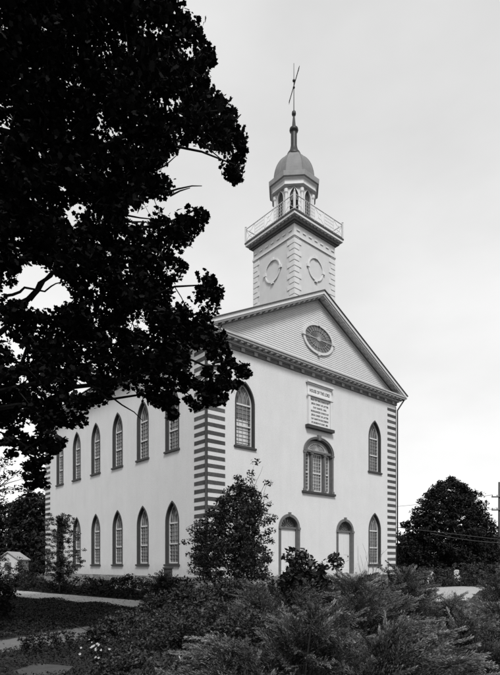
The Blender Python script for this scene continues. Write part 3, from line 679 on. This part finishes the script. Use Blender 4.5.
    sel = allc[rng.uniform(0, 1, len(allc)) < .11]
    for c in sel:
        dd = ((NP-c)**2).sum(1); i = int(dd.argmin())
        if dd[i] < 9:
            ps, rs = wiggle(NP[i], c, .014, .004, 7, .25, -.03)
            if inok(np.array(ps), 2).all(): lm.tube(ps, rs, 3, False)
    lm.build('bough', 'maple_bark', t)
near_maple()

# --- broad-leaved trees and bushes ------------------------------------
def tree(name, base, centres, per, rad, lsize, label, cat, m='far_leaf', trunk_r=.3, trunk_top=None, stems=1, group=None, shape=OVAL, bark='bark', limb_n=26, tilt=.95, extra=None):
    t = empty(name, base, label, cat, group); base = np.array(base)
    P = leaves(blob(centres, per, rad), lsize, shape, tilt); poly_mesh('crown' if 'tree' in name else 'foliage', P, len(shape), m, t)
    if extra is not None: pass
    c = centres.mean(0); tr = MB(); lm = MB(); ends = []
    zt_ = trunk_top if trunk_top else (c[2]*1.0)
    for s in range(stems):
        o_ = np.array([0, 0, 0.]) if stems == 1 else np.array([random.uniform(-.3, .3), random.uniform(-.3, .3), 0])
        top = np.array([c[0], c[1], zt_])+o_*3.5
        ps, rs = wiggle(base+o_-np.array([0, 0, .05]), top, trunk_r, trunk_r*.25, 8, .03); tr.tube(ps, rs, 8); ends += ps[2:]
    tr.build('trunk' if 'tree' in name else 'stem', bark, t, True)
    E = np.array(ends); sel = centres[rng.permutation(len(centres))[:limb_n]]
    for q in sel:
        lo = E[E[:, 2] < q[2]+.1]; lo = lo if len(lo) else E[:1]; i = ((lo-q)**2).sum(1).argmin(); ps, rs = wiggle(lo[i], q, trunk_r*.22, trunk_r*.05, 5, .08, .03); lm.tube(ps, rs, 4, False)
    lm.build('limb' if 'tree' in name else 'twig', bark, t)
    return t
def profile_crown(n, cx, cy, prof, shell=.55, lump=.12):
    """prof: list of (z, radius)"""
    zs, rs = zip(*sorted(prof)); z = rng.uniform(min(zs), max(zs), n*3); r = np.interp(z, zs, rs); keep = rng.uniform(0, 1, n*3) < (r/max(rs)); z = z[keep][:n]; r = r[keep][:n]
    a = rng.uniform(0, 2*pi, len(z)); q = shell+(1-shell)*rng.uniform(0, 1, len(z))**.7
    lumps = 1+lump*np.sin(a*5+z*1.3)*np.cos(z*.9+a*2)
    return np.stack([cx+np.cos(a)*r*q*lumps, cy+np.sin(a)*r*q*lumps, z], 1)

# multi-stemmed small tree in front of the near corner
def corner_tree():
    t_ = 19.; k = t_/F; c = W((231-250)*k, t_)
    prof = [(480, 232, 250), (486, 226, 258), (492, 219, 263), (500, 212, 268), (515, 204, 272), (530, 192, 275), (545, 186, 277), (560, 186, 278), (572, 190, 274), (579, 196, 268)]
    vv = [p[0] for p in prof]; C_ = []
    while len(C_) < 620:
        v = random.uniform(476, 579); l_, r_ = np.interp(v, vv, [p[1]+5 for p in prof]), np.interp(v, vv, [p[2]-5 for p in prof])
        if random.random() > (r_-l_)/84: continue
        a_ = random.uniform(0, 2*pi); q = random.random()**.42; lump = 1+.13*sin(a_*4+v*.11)
        C_.append(W(((l_+r_)/2-250)*k+cos(a_)*q*(r_-l_)/2*k*lump, t_+sin(a_)*q*(r_-l_)/2*k*lump, EYE+(VH-v)*k))
    C_ = np.array(C_)
    br = [at(u+random.uniform(-3, 3), v+random.uniform(-3, 3), t_+random.uniform(-.4, .4)) for u, v in [(250,478),(254,470),(258,464),(266,484),(262,496),(243,483),(246,492),(236,480),(270,505),(190,528),(186,540),(188,554),(273,515),(272,540)]]
    tr = tree('small_tree', c, np.concatenate([C_, np.array(br)]), 36, .20, .10, 'dark bushy small tree on several thin stems before the striped front corner of the church', 'tree', 'bush_leaf', .055, 3.6, 6, limb_n=200)
    w_ = MB()
    for b0, b1 in [((246,500),(254,466)), ((250,500),(263,466)), ((254,504),(268,480)), ((244,492),(248,474)), ((256,510),(272,500)), ((232,500),(236,476)), ((200,520),(186,528))]:
        w_.tube(*wiggle(at(*b0, t_), at(*b1, t_), .012, .004, 6, .04), 4, False)
    w_.build('twig', 'bark', tr)
corner_tree()

# thin tree by the side wall
def thin_tree():
    t_ = 29.; k = t_/F; c = gu(60, t_); cs_ = []
    for i in range(330):
        f = random.random(); z = .7+f*3.5; r = 1.25*sin(pi*min(1, .2+.7*f))+.12; a_ = random.uniform(0, 2*pi); q = random.random()**1.15
        cs_.append([c[0]+cos(a_)*r*q, c[1]+sin(a_)*r*q, z+q*.35])
    tree('slender_tree', c, np.array(cs_), 34, .15, .09, 'slender young tree with thin see-through foliage before the far end of the side wall', 'tree', 'bush_leaf', .045, 4.0, 1, limb_n=230)
thin_tree()

# rhododendron-like bushes before the doors
def leafy_bush(u, t_, top, wpx, label, per=26, n=70, stray=None):
    k = t_/F; c = gu(u, t_); H = EYE+(VH-top)*k; R_ = wpx*k/2
    C_ = profile_crown(n, c[0], c[1], [(.25, R_*.8), (H*.45, R_), (H*.75, R_*.8), (H*.93, R_*.4), (H, .05)], .3)
    if stray: C_ = np.concatenate([C_, np.array([at(*s) for s in stray])])
    tree('leafy_bush', c, C_, per, .17, .15, label, 'bush', 'rhodo_leaf', .04, H*.6, 4, limb_n=40, group='broad-leaved bushes before the church front')
leafy_bush(298, 14.5, 550, 42, 'large-leaved dark bush in front of the left church door', n=95, stray=[(287,556,14.5),(292,550,14.4),(303,552,14.5),(312,563,14.3)])
leafy_bush(322, 13.6, 563, 26, 'lower large-leaved dark bush just left of the right church door', n=46, stray=[(330,560,13.6),(337,566,13.5),(341,561,13.4),(335,558,13.4)])
# bare sapling
b = MB(); c = gu(370, 12.); 
top_ = at(374, 547, 12.); ps, rs = wiggle(c, top_, .016, .004, 12, .03); b.tube(ps, rs, 5)
for (u, v, k_) in [(366, 553, 6), (381, 555, 7), (358, 560, 3), (388, 563, 4), (363, 566, 2), (369, 548, 8), (379, 562, 3), (384, 570, 2)]:
    p = at(u, v, 12.+random.uniform(-.2, .2)); q_, r_ = wiggle(ps[k_], p, .008, .003, 6, .06, -.05); b.tube(q_, r_, 4)
    for q in range(4): m_ = q_[2+q]; b.tube([m_, m_+(p-ps[k_])*.18+rng.normal(size=3)*.05+np.array([0, 0, .06])], [.004, .0015], 3)
props(b.build('bare_sapling', 'bark_pale'), 'thin leafless sapling standing between the right door and right lower window', 'shrub')

# --- junipers ----------------------------------------------------------
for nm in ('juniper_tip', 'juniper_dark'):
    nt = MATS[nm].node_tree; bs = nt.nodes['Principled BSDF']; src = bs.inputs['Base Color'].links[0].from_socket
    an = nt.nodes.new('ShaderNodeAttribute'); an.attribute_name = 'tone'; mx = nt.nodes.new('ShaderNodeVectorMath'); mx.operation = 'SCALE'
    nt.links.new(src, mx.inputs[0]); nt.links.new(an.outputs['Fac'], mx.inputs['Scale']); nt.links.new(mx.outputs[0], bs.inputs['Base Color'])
def juniper(c, H, R_, nb, label, m='juniper_tip', lean=(0, 0), seed=0, dens=1.0, low=.12, needle=.05, group='spreading junipers in the foreground bed', scale=1.0):
    t = empty('juniper_shrub', c, label, 'shrub', group); c = np.array(c); Q = []; T = []; st = MB()
    lean = np.array([lean[0]*CF[0]+lean[1]*CF[1], lean[0]*CS[0]+lean[1]*CS[1]])
    # every plume: an arching axis with a flat spray of branchlets either side
    for i in range(nb):
        a_ = rng.uniform(0, 2*pi); q = rng.uniform(0, 1)**.6; big = rng.uniform(0, 1) < .3
        out = np.array([cos(a_), sin(a_), 0])
        tip = out*R_*q; tip[:2] += lean*H*.6
        tip[2] = H*(1-.6*q*q)*(rng.uniform(.9, 1.12) if big else rng.uniform(.45, .95))
        Lp = scale*(rng.uniform(.75, 1.1) if big else rng.uniform(.45, .8)); Lp = min(Lp, tip[2]*1.3+.25); tn = rng.uniform(.45, 1.25)*(1.15 if big else 1)
        el = radians(rng.uniform(8, 42)) if not big else radians(rng.uniform(22, 52)); dv_ = out*cos(el)+np.array([lean[0], lean[1], 0])*.9; dv_[2] = sin(el); dv_ /= np.linalg.norm(dv_)
        b0 = tip-dv_*Lp; b0[2] = max(b0[2], .02)
        nod = np.cross(dv_, np.cross([0, 0, 1.], dv_)); mid = (b0+tip)/2+nod*.13*Lp+rng.normal(size=3)*.02
        nn = max(8, int(Lp/(.021*scale)*dens)); ts = np.linspace(.04, 1, nn)[:, None]
        C_ = (1-ts)**2*b0+2*ts*(1-ts)*mid+ts**2*tip
        d_ = np.gradient(C_, axis=0); d_ /= np.linalg.norm(d_, axis=1)[:, None]
        side = np.cross(d_, rng.normal(size=3)); side /= np.linalg.norm(side, axis=1)[:, None]; oth = np.cross(d_, side)
        if i % 2 == 0: st.tube([c+b0*np.array([.35, .35, .1]), c+b0, c+C_[nn//3], c+C_[2*nn//3]], [.018, .010, .006, .003], 4, False)
        w0 = np.sin(np.clip(ts[:, 0]*1.15+.12, 0, 1)*pi)**.8
        L0 = Lp*.26*w0+.02*scale
        for sg in (-1, 1, -.45, .45):
            full = abs(sg) == 1
            dirr = d_*.72+(side*sg+oth*(rng.normal(size=(nn, 1))*.12 if full else rng.choice([-.7, .7], (nn, 1))))*.69; dirr /= np.linalg.norm(dirr, axis=1)[:, None]
            ln = L0*rng.uniform(.6, 1.15, nn)*(1 if full else .55)
            for s in (np.linspace(.12, 1, 6) if full else np.linspace(.2, 1, 3)):
                p = C_+dirr*(ln*s)[:, None]+d_*(ln*s*s*.35)[:, None]+rng.normal(size=(nn, 3))*.003
                nd = dirr*.75+d_*(.3+.3*s)+rng.normal(size=(nn, 3))*.22; nd /= np.linalg.norm(nd, axis=1)[:, None]
                wv = np.cross(nd, rng.normal(size=(nn, 3))); wv /= np.linalg.norm(wv, axis=1)[:, None]
                l_ = (needle*.8*rng.uniform(.6, 1.3, nn))[:, None]; w_ = .0042*scale
                T.append(tn*(.08+.85*ts[:, 0]**1.8+.5*s**2)); Q.append(np.stack([p-wv*w_, p+nd*l_*.5-wv*w_*1.1, p+nd*l_, p+nd*l_*.5+wv*w_*1.1], 1)+c)  # tone: paler young tips, with highlights and shaded plume bases also painted in
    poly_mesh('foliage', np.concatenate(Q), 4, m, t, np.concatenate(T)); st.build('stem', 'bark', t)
    return t
J = juniper
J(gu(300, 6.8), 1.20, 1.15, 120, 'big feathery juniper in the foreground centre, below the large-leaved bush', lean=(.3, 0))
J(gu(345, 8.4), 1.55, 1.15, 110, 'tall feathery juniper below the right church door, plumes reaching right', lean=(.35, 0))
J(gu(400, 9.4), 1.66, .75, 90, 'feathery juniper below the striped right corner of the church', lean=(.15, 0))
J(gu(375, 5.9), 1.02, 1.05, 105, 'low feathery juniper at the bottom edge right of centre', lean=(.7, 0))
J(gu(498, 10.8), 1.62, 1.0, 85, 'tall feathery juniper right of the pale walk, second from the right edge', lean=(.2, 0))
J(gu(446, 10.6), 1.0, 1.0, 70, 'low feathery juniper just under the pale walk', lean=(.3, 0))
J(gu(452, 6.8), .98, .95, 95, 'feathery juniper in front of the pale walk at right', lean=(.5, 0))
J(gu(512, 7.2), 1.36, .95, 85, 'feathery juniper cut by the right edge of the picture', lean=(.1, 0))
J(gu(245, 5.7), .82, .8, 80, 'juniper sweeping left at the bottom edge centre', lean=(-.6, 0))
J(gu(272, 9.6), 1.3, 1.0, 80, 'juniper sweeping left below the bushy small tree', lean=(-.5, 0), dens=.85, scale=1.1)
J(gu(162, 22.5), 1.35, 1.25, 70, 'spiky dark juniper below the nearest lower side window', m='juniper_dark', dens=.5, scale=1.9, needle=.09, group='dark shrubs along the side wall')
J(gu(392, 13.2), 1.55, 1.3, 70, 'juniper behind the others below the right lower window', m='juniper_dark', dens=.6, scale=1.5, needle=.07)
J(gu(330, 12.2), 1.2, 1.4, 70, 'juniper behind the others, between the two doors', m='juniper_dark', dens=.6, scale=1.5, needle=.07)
def bed_shrub(u, t_, H, R_, label, n=170, per=46, ls=.05, rad=.12):
    c = gu(u, t_); C_ = profile_crown(n, c[0], c[1], [(.04, R_), (H*.45, R_), (H*.8, R_*.62), (H, .08)], .45, .22)
    tree('leafy_shrub', c, C_, per, rad, ls, label, 'shrub', 'shrub_leaf', .02, H*.6, 4, limb_n=60, group='small-leaved shrubs in the foreground bed')
mat('shrub_leaf', .028, .5, island=.7, spec=.25, var=.4, scale=2, trans=.1)
bed_shrub(212, 8.4, 1.0, .95, 'rounded small-leaved shrub left of the big feathery juniper', 300)
bed_shrub(165, 9.0, .78, .85, 'small-leaved shrub standing behind the white flowers to their right', 230)
bed_shrub(196, 6.3, .55, .8, 'low small-leaved shrub at the bottom edge left of centre', 240, ls=.05)
bed_shrub(140, 7.2, .38, .6, 'lowest small-leaved shrub at the bottom edge right of the flagstone', 170, ls=.05)
bed_shrub(190, 12.8, 1.15, 1.15, 'small-leaved shrub between the garden walk and the bushy small tree', 260, ls=.08, rad=.18)
bed_shrub(236, 12.0, 1.3, 1.1, 'small-leaved shrub under the bushy small tree', 260, ls=.08, rad=.18)
bed_shrub(128, 11.2, .62, .8, 'small-leaved shrub covering the right end of the near path', 190, ls=.07)
bed_shrub(255, 7.6, .98, .7, 'small-leaved shrub squeezed between the two foreground junipers at centre', 190)

# shrubs along the side wall and far hedge
def mound(u, t_, H, R_, label, group, m='dark_leaf', n=60, per=26, ls=.13, name='shrub'):
    c = gu(u, t_); C_ = profile_crown(n, c[0], c[1], [(.05, R_), (H*.5, R_), (H*.85, R_*.6), (H, .05)], .35, .2)
    tree(name, c, C_, per, .26, ls, label, 'shrub', m, .03, H*.6, 3, limb_n=14, group=group)
G1 = 'dark shrubs along the side wall'
SH = [(-3, 38, 2.6, 1.0, 'tall dark shrub hiding the left half of the small white house'), (25, 41, 2.7, .85, 'tall dark shrub just right of the small white house'), (6, 40, 1.6, 1.3, 'dark low shrub in front of the small white house'), (20, 38, 1.3, 1.2, 'dark low shrub between the small white house and the church corner'), (34, 33, 1.15, 1.0, 'dark low shrub at the far left end of the church side wall'), (58, 30.5, .95, .9, 'dark low shrub at the foot of the slender young tree'), (82, 29, 1.0, 1.0, 'dark low shrub right of the slender young tree'),
      (101, 27.5, .85, .8, 'dark low shrub below the third lower side window from the left'), (116, 26.5, .95, .85, 'dark low shrub between the third and fourth lower side windows'), (134, 25.2, 1.15, .85, 'dark low shrub below the second nearest lower side window'), (182, 21.0, 1.1, .9, 'dark low shrub touching the left of the bushy small tree'), (215, 20.6, 1.0, 1.1, 'dark low shrub beneath the bushy small tree')]
for u, t_, H, R_, lb in SH: mound(u, t_, H, R_, lb, G1)
G2 = 'hedge shrubs beyond the walk at right'
for i, (u, t_, H, R_, lb) in enumerate([(412, 38, 1.7, 1.6, 'hedge shrub just right of the church, nearest the wall'), (434, 40, 1.45, 1.7, 'hedge shrub beyond the walk, below the left half of the round tree'), (458, 41, 1.8, 1.7, 'hedge shrub beyond the walk, below the middle of the round tree'), (481, 40, 1.9, 1.7, 'hedge shrub beyond the walk, below the utility pole'), (506, 39, 2.1, 1.8, 'hedge shrub beyond the walk, at the right edge')]): mound(u, t_, H, R_, lb, G2, 'hedge_leaf', 90, 26, .15)
for u, t_, H, R_, lb in [(260, 18, 1.3, .9, 'dark shrub right of the bushy small tree before the front wall'), (284, 17, 1.25, .9, 'dark shrub behind the large-leaved bush'), (345, 20, 1.1, .9, 'dark shrub at the foot of the right door'), (372, 22, 1.15, 1.0, 'dark shrub below the right lower front window'), (310, 19, 1.05, .9, 'dark shrub between the two doors')]:
    mound(u, t_, H, R_, lb, 'dark shrubs before the front wall', 'dark_leaf', 60, 24, .12)
# dark evergreen at the left edge
c = gu(-10, 15.5); C_ = profile_crown(150, c[0], c[1], [(.1, .7), (.8, .66), (1.25, .35), (1.45, .05)], .3)
tree('evergreen_shrub', c, C_, 26, .18, .1, 'black evergreen shrub cut by the left edge beside the garden walk', 'shrub', 'dark_leaf', .06, 1.2, 1)

# background trees
def far_tree(u, t_, prof_px, label, group, n=420, per=22, ls=.42, rad=.7, m='far_leaf', tr=.3, lump=.12):
    k = t_/F; c = gu(u, t_); C_ = profile_crown(n, c[0], c[1], [(max(.8, EYE+(VH-v)*k), r*k) for v, r in prof_px][::-1], .45, lump)
    tree('background_tree', c, C_, per, rad, ls, label, 'tree', m, tr, C_[:, 2].max()*.6, 1, group=group, limb_n=40)
G3 = 'dark trees beyond the church on the right'; G4 = 'dark trees beyond the church on the left'
far_tree(449.5, 58, [(572, 46), (560, 49), (545, 47), (532, 43), (515, 36), (503, 31), (493, 24), (486, 16), (481, 8), (478, 1)], 'large round-topped dark tree standing right of the church', G3, 1500, 40, .27, .5, lump=.2)
far_tree(408, 64, [(570, 14), (555, 14), (540, 8), (533, 1)], 'small dark tree touching the right corner of the church', G3, 120)
far_tree(503, 66, [(572, 24), (550, 22), (538, 14), (530, 2)], 'dark tree behind the foot of the utility pole at the right edge', G3, 220)
far_tree(425, 90, [(572, 40), (556, 40), (548, 34), (542, 4)], 'low dark trees seen under the round tree, far beyond', G3, 300)
far_tree(478, 75, [(572, 24), (556, 22), (540, 14), (533, 1)], 'dark tree filling the gap between round tree and utility pole', G3, 200)
far_tree(8, 62, [(575, 26), (540, 26), (518, 20), (508, 12), (503, 1)], 'dark tree at the left edge beyond the church', G4, 320)
far_tree(30, 58, [(575, 24), (530, 22), (508, 17), (498, 10), (490, 1)], 'dark tree behind the far striped corner of the church', G4, 360)
far_tree(-28, 60, [(575, 30), (520, 30), (490, 20), (480, 1)], 'dark tree just beyond the left edge', G4, 300)
far_tree(52, 66, [(575, 22), (520, 20), (490, 14), (480, 1)], 'dark tree hidden behind the side wall of the church', G4, 160)
far_tree(540, 62, [(575, 34), (530, 30), (505, 18), (495, 1)], 'dark tree just beyond the right edge', G3, 260)
# thin-leaved tree at left against the bright sky
k = 24/F; c = gu(-40, 24.); cs_ = [at(u+random.uniform(-3, 3), v+random.uniform(-2, 2), 24+random.uniform(-1, 1)) for u, v in [(0,480),(6,477),(12,474),(18,471),(22,475),(28,476),(2,492),(8,491),(15,489),(22,487),(26,489),(4,500),(12,506),(0,466),(4,460),(8,462),(-6,470),(-14,480),(-20,470),(-24,490),(-30,460),(-36,475),(-42,455),(-50,470),(-28,450),(-40,490),(-60,480),(-10,455),(-12,498)]]
tree('sparse_tree', c, np.array(cs_), 26, .28, .15, 'thin boughs of a sparse tree reaching in at the left edge below the maple', 'tree', 'dark_leaf', .12, 5.0, 1, limb_n=29)

# far wood on the horizon, one mass
n_ = 9000; a_ = rng.uniform(0, 2*pi, n_); r_ = rng.uniform(150, 190, n_); h_ = 7+3*np.sin(a_*9)+2*np.sin(a_*23+1); z_ = rng.uniform(0, 1, n_)*h_
P = leaves(np.stack([9+np.cos(a_)*r_, 10+np.sin(a_)*r_, z_], 1), 3.2, OVAL, 1.0)
props(poly_mesh('distant_woodland', P, 6, 'far_leaf'), kind='stuff')

# --- ground cover, grass, flowers ---------------------------------------
def scatter(poly, n):
    P = np.array(poly, float); lo, hi = P.min(0), P.max(0); X = rng.uniform(lo[0], hi[0], n*3); Y = rng.uniform(lo[1], hi[1], n*3); k = pip(poly, X, Y); return X[k][:n], Y[k][:n]
WALKS = [[(-9.9, 30), (-8.0, 30), (-6.5, 12.5), (-5.15, -4.9), (-4.9, -8.6), (-7.0, -8.7), (-8.45, 2.2), (-9.3, 12)], [(-6.2, -7.4), (-4.3, -8.6), (-7.6, -10.9), (-12.2, -12.42), (-14.2, -13.1), (-24, -17.6), (-24.6, -16.2), (-13.7, -11.45), (-11.6, -10.35)], [(-4.6, -8.4), (3, -7.6), (11.5, -5.6), (14, -3.6), (30, -3.2), (30, -7.4), (15.8, -7.6), (6.4, -11.6), (4.5, -11.2), (-4.4, -10.6)]]
def offwalk(X, Y):
    k = np.ones(len(X), bool)
    for w_ in WALKS: k &= ~pip(w_, X, Y)
    return k
cover = [tuple(gu(-30, 10.6)[:2]), tuple(gu(60, 13.2)[:2]), tuple(gu(150, 14)[:2]), tuple(gu(180, 17)[:2]), tuple(gu(130, 19.5)[:2]), tuple(gu(60, 24)[:2]), tuple(gu(-40, 26)[:2])]
X, Y = scatter(cover, 70000); k = offwalk(X, Y); X, Y = X[k], Y[k]
P = leaves(np.stack([X, Y, rng.uniform(.02, .16, len(X))*(.7+.5*np.sin(X*2.1)*np.cos(Y*1.7))], 1), .07, OVAL, .8)
props(poly_mesh('ground_cover', P, 6, 'cover_leaf'), kind='stuff')
bed = [tuple(gu(-60, 4.5)[:2]), tuple(gu(-40, 9.3)[:2]), tuple(gu(90, 10.8)[:2]), tuple(gu(140, 13)[:2]), tuple(gu(560, 14)[:2]), tuple(gu(700, 4.5)[:2])]
X, Y = scatter(bed, 70000); k = offwalk(X, Y)
fs = W(-3.05, 7.85); k &= ((X-fs[0])**2+(Y-fs[1])**2) > .16; X, Y = X[k], Y[k]
P = leaves(np.stack([X, Y, rng.uniform(.01, .11, len(X))], 1), .045, OVAL, .8)
props(poly_mesh('bed_ground_cover', P, 6, 'cover_leaf'), kind='stuff')
# grass tufts on the lawn
def blades(X, Y, h, w_=.006):
    n = len(X); a = rng.uniform(0, 2*pi, n); l = rng.uniform(.5, 1.2, n)*h; b0 = np.stack([X, Y, np.zeros(n)], 1); wv = np.stack([np.cos(a), np.sin(a), 0*a], 1)*w_
    tip = b0+np.stack([rng.normal(size=n)*.4*l, rng.normal(size=n)*.4*l, l], 1); return np.stack([b0-wv, b0+wv, tip], 1)
ax = [tuple(gu(-30, 22)[:2]), tuple(gu(200, 19)[:2]), tuple(gu(230, 24)[:2]), (-.5, 3), (-.5, 25), tuple(gu(-30, 45)[:2])]
X, Y = scatter(ax, 30000); k = offwalk(X, Y); V1 = blades(X[k], Y[k], .09, .014)
ax = [(-8, -11), (20, -11), (30, -1), (0, -.5), (-6, -4)]
X, Y = scatter(ax, 22000); k = offwalk(X, Y); V2 = blades(X[k], Y[k], .09, .014)
rim = []
for w_ in WALKS[:2]:
    for i in range(len(w_)):
        p, q = np.array(w_[i]), np.array(w_[i-1]); l = np.linalg.norm(p-q); m_ = int(l*90)
        tt = rng.uniform(0, 1, m_)[:, None]; rim.append(p+(q-p)*tt+rng.normal(size=(m_, 2))*.05)
rim = np.concatenate(rim); V3 = blades(rim[:, 0], rim[:, 1], .10, .006)
props(poly_mesh('grass', np.concatenate([V1, V2, V3]), 3, 'grass_blade'), kind='stuff')

X, Y = [], []
for w_, n_ in zip(WALKS, (800, 600, 260)):
    x_, y_ = scatter(w_, n_); X.append(x_); Y.append(y_)
X, Y = np.concatenate(X), np.concatenate(Y)
P = leaves(np.stack([X, Y, np.full(len(X), .045)], 1), .07, OVAL, .25)
props(poly_mesh('leaf_litter', P, 6, 'cover_leaf'), kind='stuff')
def weed(u, v, hpx, label, flowers=False):
    t_ = EYE*F/(v-VH); c = gu(u, t_); H = hpx*t_/F; t = empty('flowering_plant' if flowers else 'weed_plant', c, label, 'plant', None if flowers else 'leafy plants along the near path edge')
    st = MB(); cs_ = []
    for i in range(11):
        tip = c+np.array([random.uniform(-.2, .2), random.uniform(-.2, .2), H*random.uniform(.6, 1.05)]); ps, rs = wiggle(c+np.array([random.uniform(-.1, .1), random.uniform(-.1, .1), 0]), tip, .006, .003, 6, .03); st.tube(ps, rs, 4, False); cs_ += ps[1:]
    st.build('stem', 'bark_pale', t); P = leaves(blob(np.array(cs_), 9, .045), .05, OVAL, .95); poly_mesh('leaf', P, 6, 'cover_leaf', t)
    if flowers:
        Q = []
        for i in range(17):
            fc = at(96+random.gauss(0, 8), 648+random.gauss(0, 5), t_-.3+random.uniform(-.15, .15)); n_ = np.array([random.uniform(-.5, .5)-CF[1], random.uniform(-.5, .5)-CS[1]*.6, .8]); n_ /= np.linalg.norm(n_)
            x_ = np.cross(n_, [0, 0, 1.]); x_ /= np.linalg.norm(x_); y_ = np.cross(n_, x_)
            for q in range(5):
                a = 2*pi*q/5; d1 = cos(a)*x_+sin(a)*y_; d2 = -sin(a)*x_+cos(a)*y_; s = random.uniform(.014, .026)
                Q.append([fc, fc+d1*s*.6+d2*s*.38+n_*.006, fc+d1*s*1.1+n_*.012, fc+d1*s*.6-d2*s*.38+n_*.006])
        poly_mesh('flower', np.array(Q), 4, 'petal', t)
weed(26, 655, 21, 'leafy upright plant at the far left of the near path edge'); weed(40, 653, 23, 'second leafy upright plant from the left on the near path edge'); weed(58, 652, 24, 'leafy upright plant in the middle of the near path edge'); weed(71, 650, 22, 'leafy upright plant at the right end of the near path edge')
weed(97, 668, 24, 'low plant with a cluster of small white flowers', True)

mat('wire_grey', .05, .6)
# --- utility pole and wires ------------------------------------------------
t_ = 62; c = gu(499.3, t_); kp = t_/F
up_ = empty('utility_pole', c, 'wooden utility pole with two crossarms at the right edge of the picture', 'utility pole')
b = MB(); b.tube([c, c+np.array([0, 0, EYE+(VH-482)*kp])], [.17, .12], 10); b.build('pole', 'pole_wood', up_, True)
tips = []
for v in (497, 510):
    z = EYE+(VH-v)*kp; dr_ = np.array([CF[0], CS[0], 0]); fw = np.array([CF[1], CS[1], 0]); b = MB()
    p = c+np.array([0, 0, z])-fw*.2; q0, q1 = p-dr_*1.0, p+dr_*1.0
    b.tube([q0, q1], .075, 4); ca = b.build('crossarm', 'pole_wood', up_)
    b = MB()
    for s in (-.92, -.35, .35, .92): q = p+dr_*s; b.lathe([(.03, z+.07), (.05, z+.12), (.06, z+.2), (.02, z+.25)], q[0], q[1], 8)
    b.build('insulator', 'dark_metal', ca); tips.append(p+np.array([0, 0, .24]))
def wire(p, q, sag, label, r=.022):
    p, q = np.array(p), np.array(q); b = MB(); b.tube([p+(q-p)*t-np.array([0, 0, sag*4*t*(1-t)]) for t in np.linspace(0, 1, 16)], r, 4); props(b.build('power_line', 'iron'), label, 'cable', 'cables running from the utility pole')
wire(tips[0]-np.array([CF[0], CS[0], 0])*.9, W(8, 95, 11.5), .6, 'thin cable from the upper crossarm passing behind the round tree')
wire(tips[1]-np.array([CF[0], CS[0], 0])*.3, W(15, 110, 10.0), .8, 'thin cable from the lower crossarm passing behind the round tree')
wire(at(505, 540, 45), at(395, 527, 45) , .0, 'upper pale cable crossing in front of the round tree')
wire(at(505, 543, 44), at(430, 533, 44), .15, 'lower pale cable crossing in front of the round tree')
for o in bpy.data.objects:
    if o.name.startswith('power_line') and 'pale' in o['label']: o.data.materials[0] = MATS['wire_grey']

# --- small white house far left, grave markers ------------------------------
c = gu(8, 50); hs = empty('house', c, 'small white gabled house far off at the left, half hidden by trees', 'house')
dr_ = np.array([CF[0], CS[0], 0]); fw = np.array([CF[1], CS[1], 0])
HM = lambda a, b_, cc: tuple(c+dr_*a+fw*cc+np.array([0, 0, b_]))
b = MB(); b.prism([(-.95, 0), (.95, 0), (.95, 2.2), (0, 2.85), (-.95, 2.2)], 0, 2.4, HM); b.build('wall', 'house_white', hs)
b = MB()
for s in (-1, 1): b.prism([(0, 2.86), (s*1.1, 2.1), (s*1.1, 2.19), (0, 2.95)], -.15, 2.55, HM)
b.build('roof', 'stone_slab', hs)
b = MB(); b.box(-.3, .3, 1.1, 1.9, -.02, .03, HM); b.build('window', 'glass', hs)
def stone_marker(u, v, t_, label):
    z = EYE+(VH-v)*t_/F; c = gu(u, t_); b = MB(); pl = roundarch(0, 0, .55, z, .2, 8)
    b.prism(pl, -.07, .07, lambda a, b_, cc: tuple(c+dr_*a+fw*cc+np.array([0, 0, b_]))); b.box(-.36, .36, -.02, .12, -.15, .15, lambda a, b_, cc: tuple(c+dr_*a+fw*cc+np.array([0, 0, b_])))
    props(b.build('stone_marker', 'marker_stone'), label, 'marker', 'pale stone markers beyond the walk')
stone_marker(430, 570.5, 46.0, 'pale upright stone marker beyond the walk, left one'); stone_marker(457, 569.5, 46.0, 'pale upright stone marker beyond the walk, right one')

# everything lives where it is drawn
print('objects', len(bpy.data.objects))
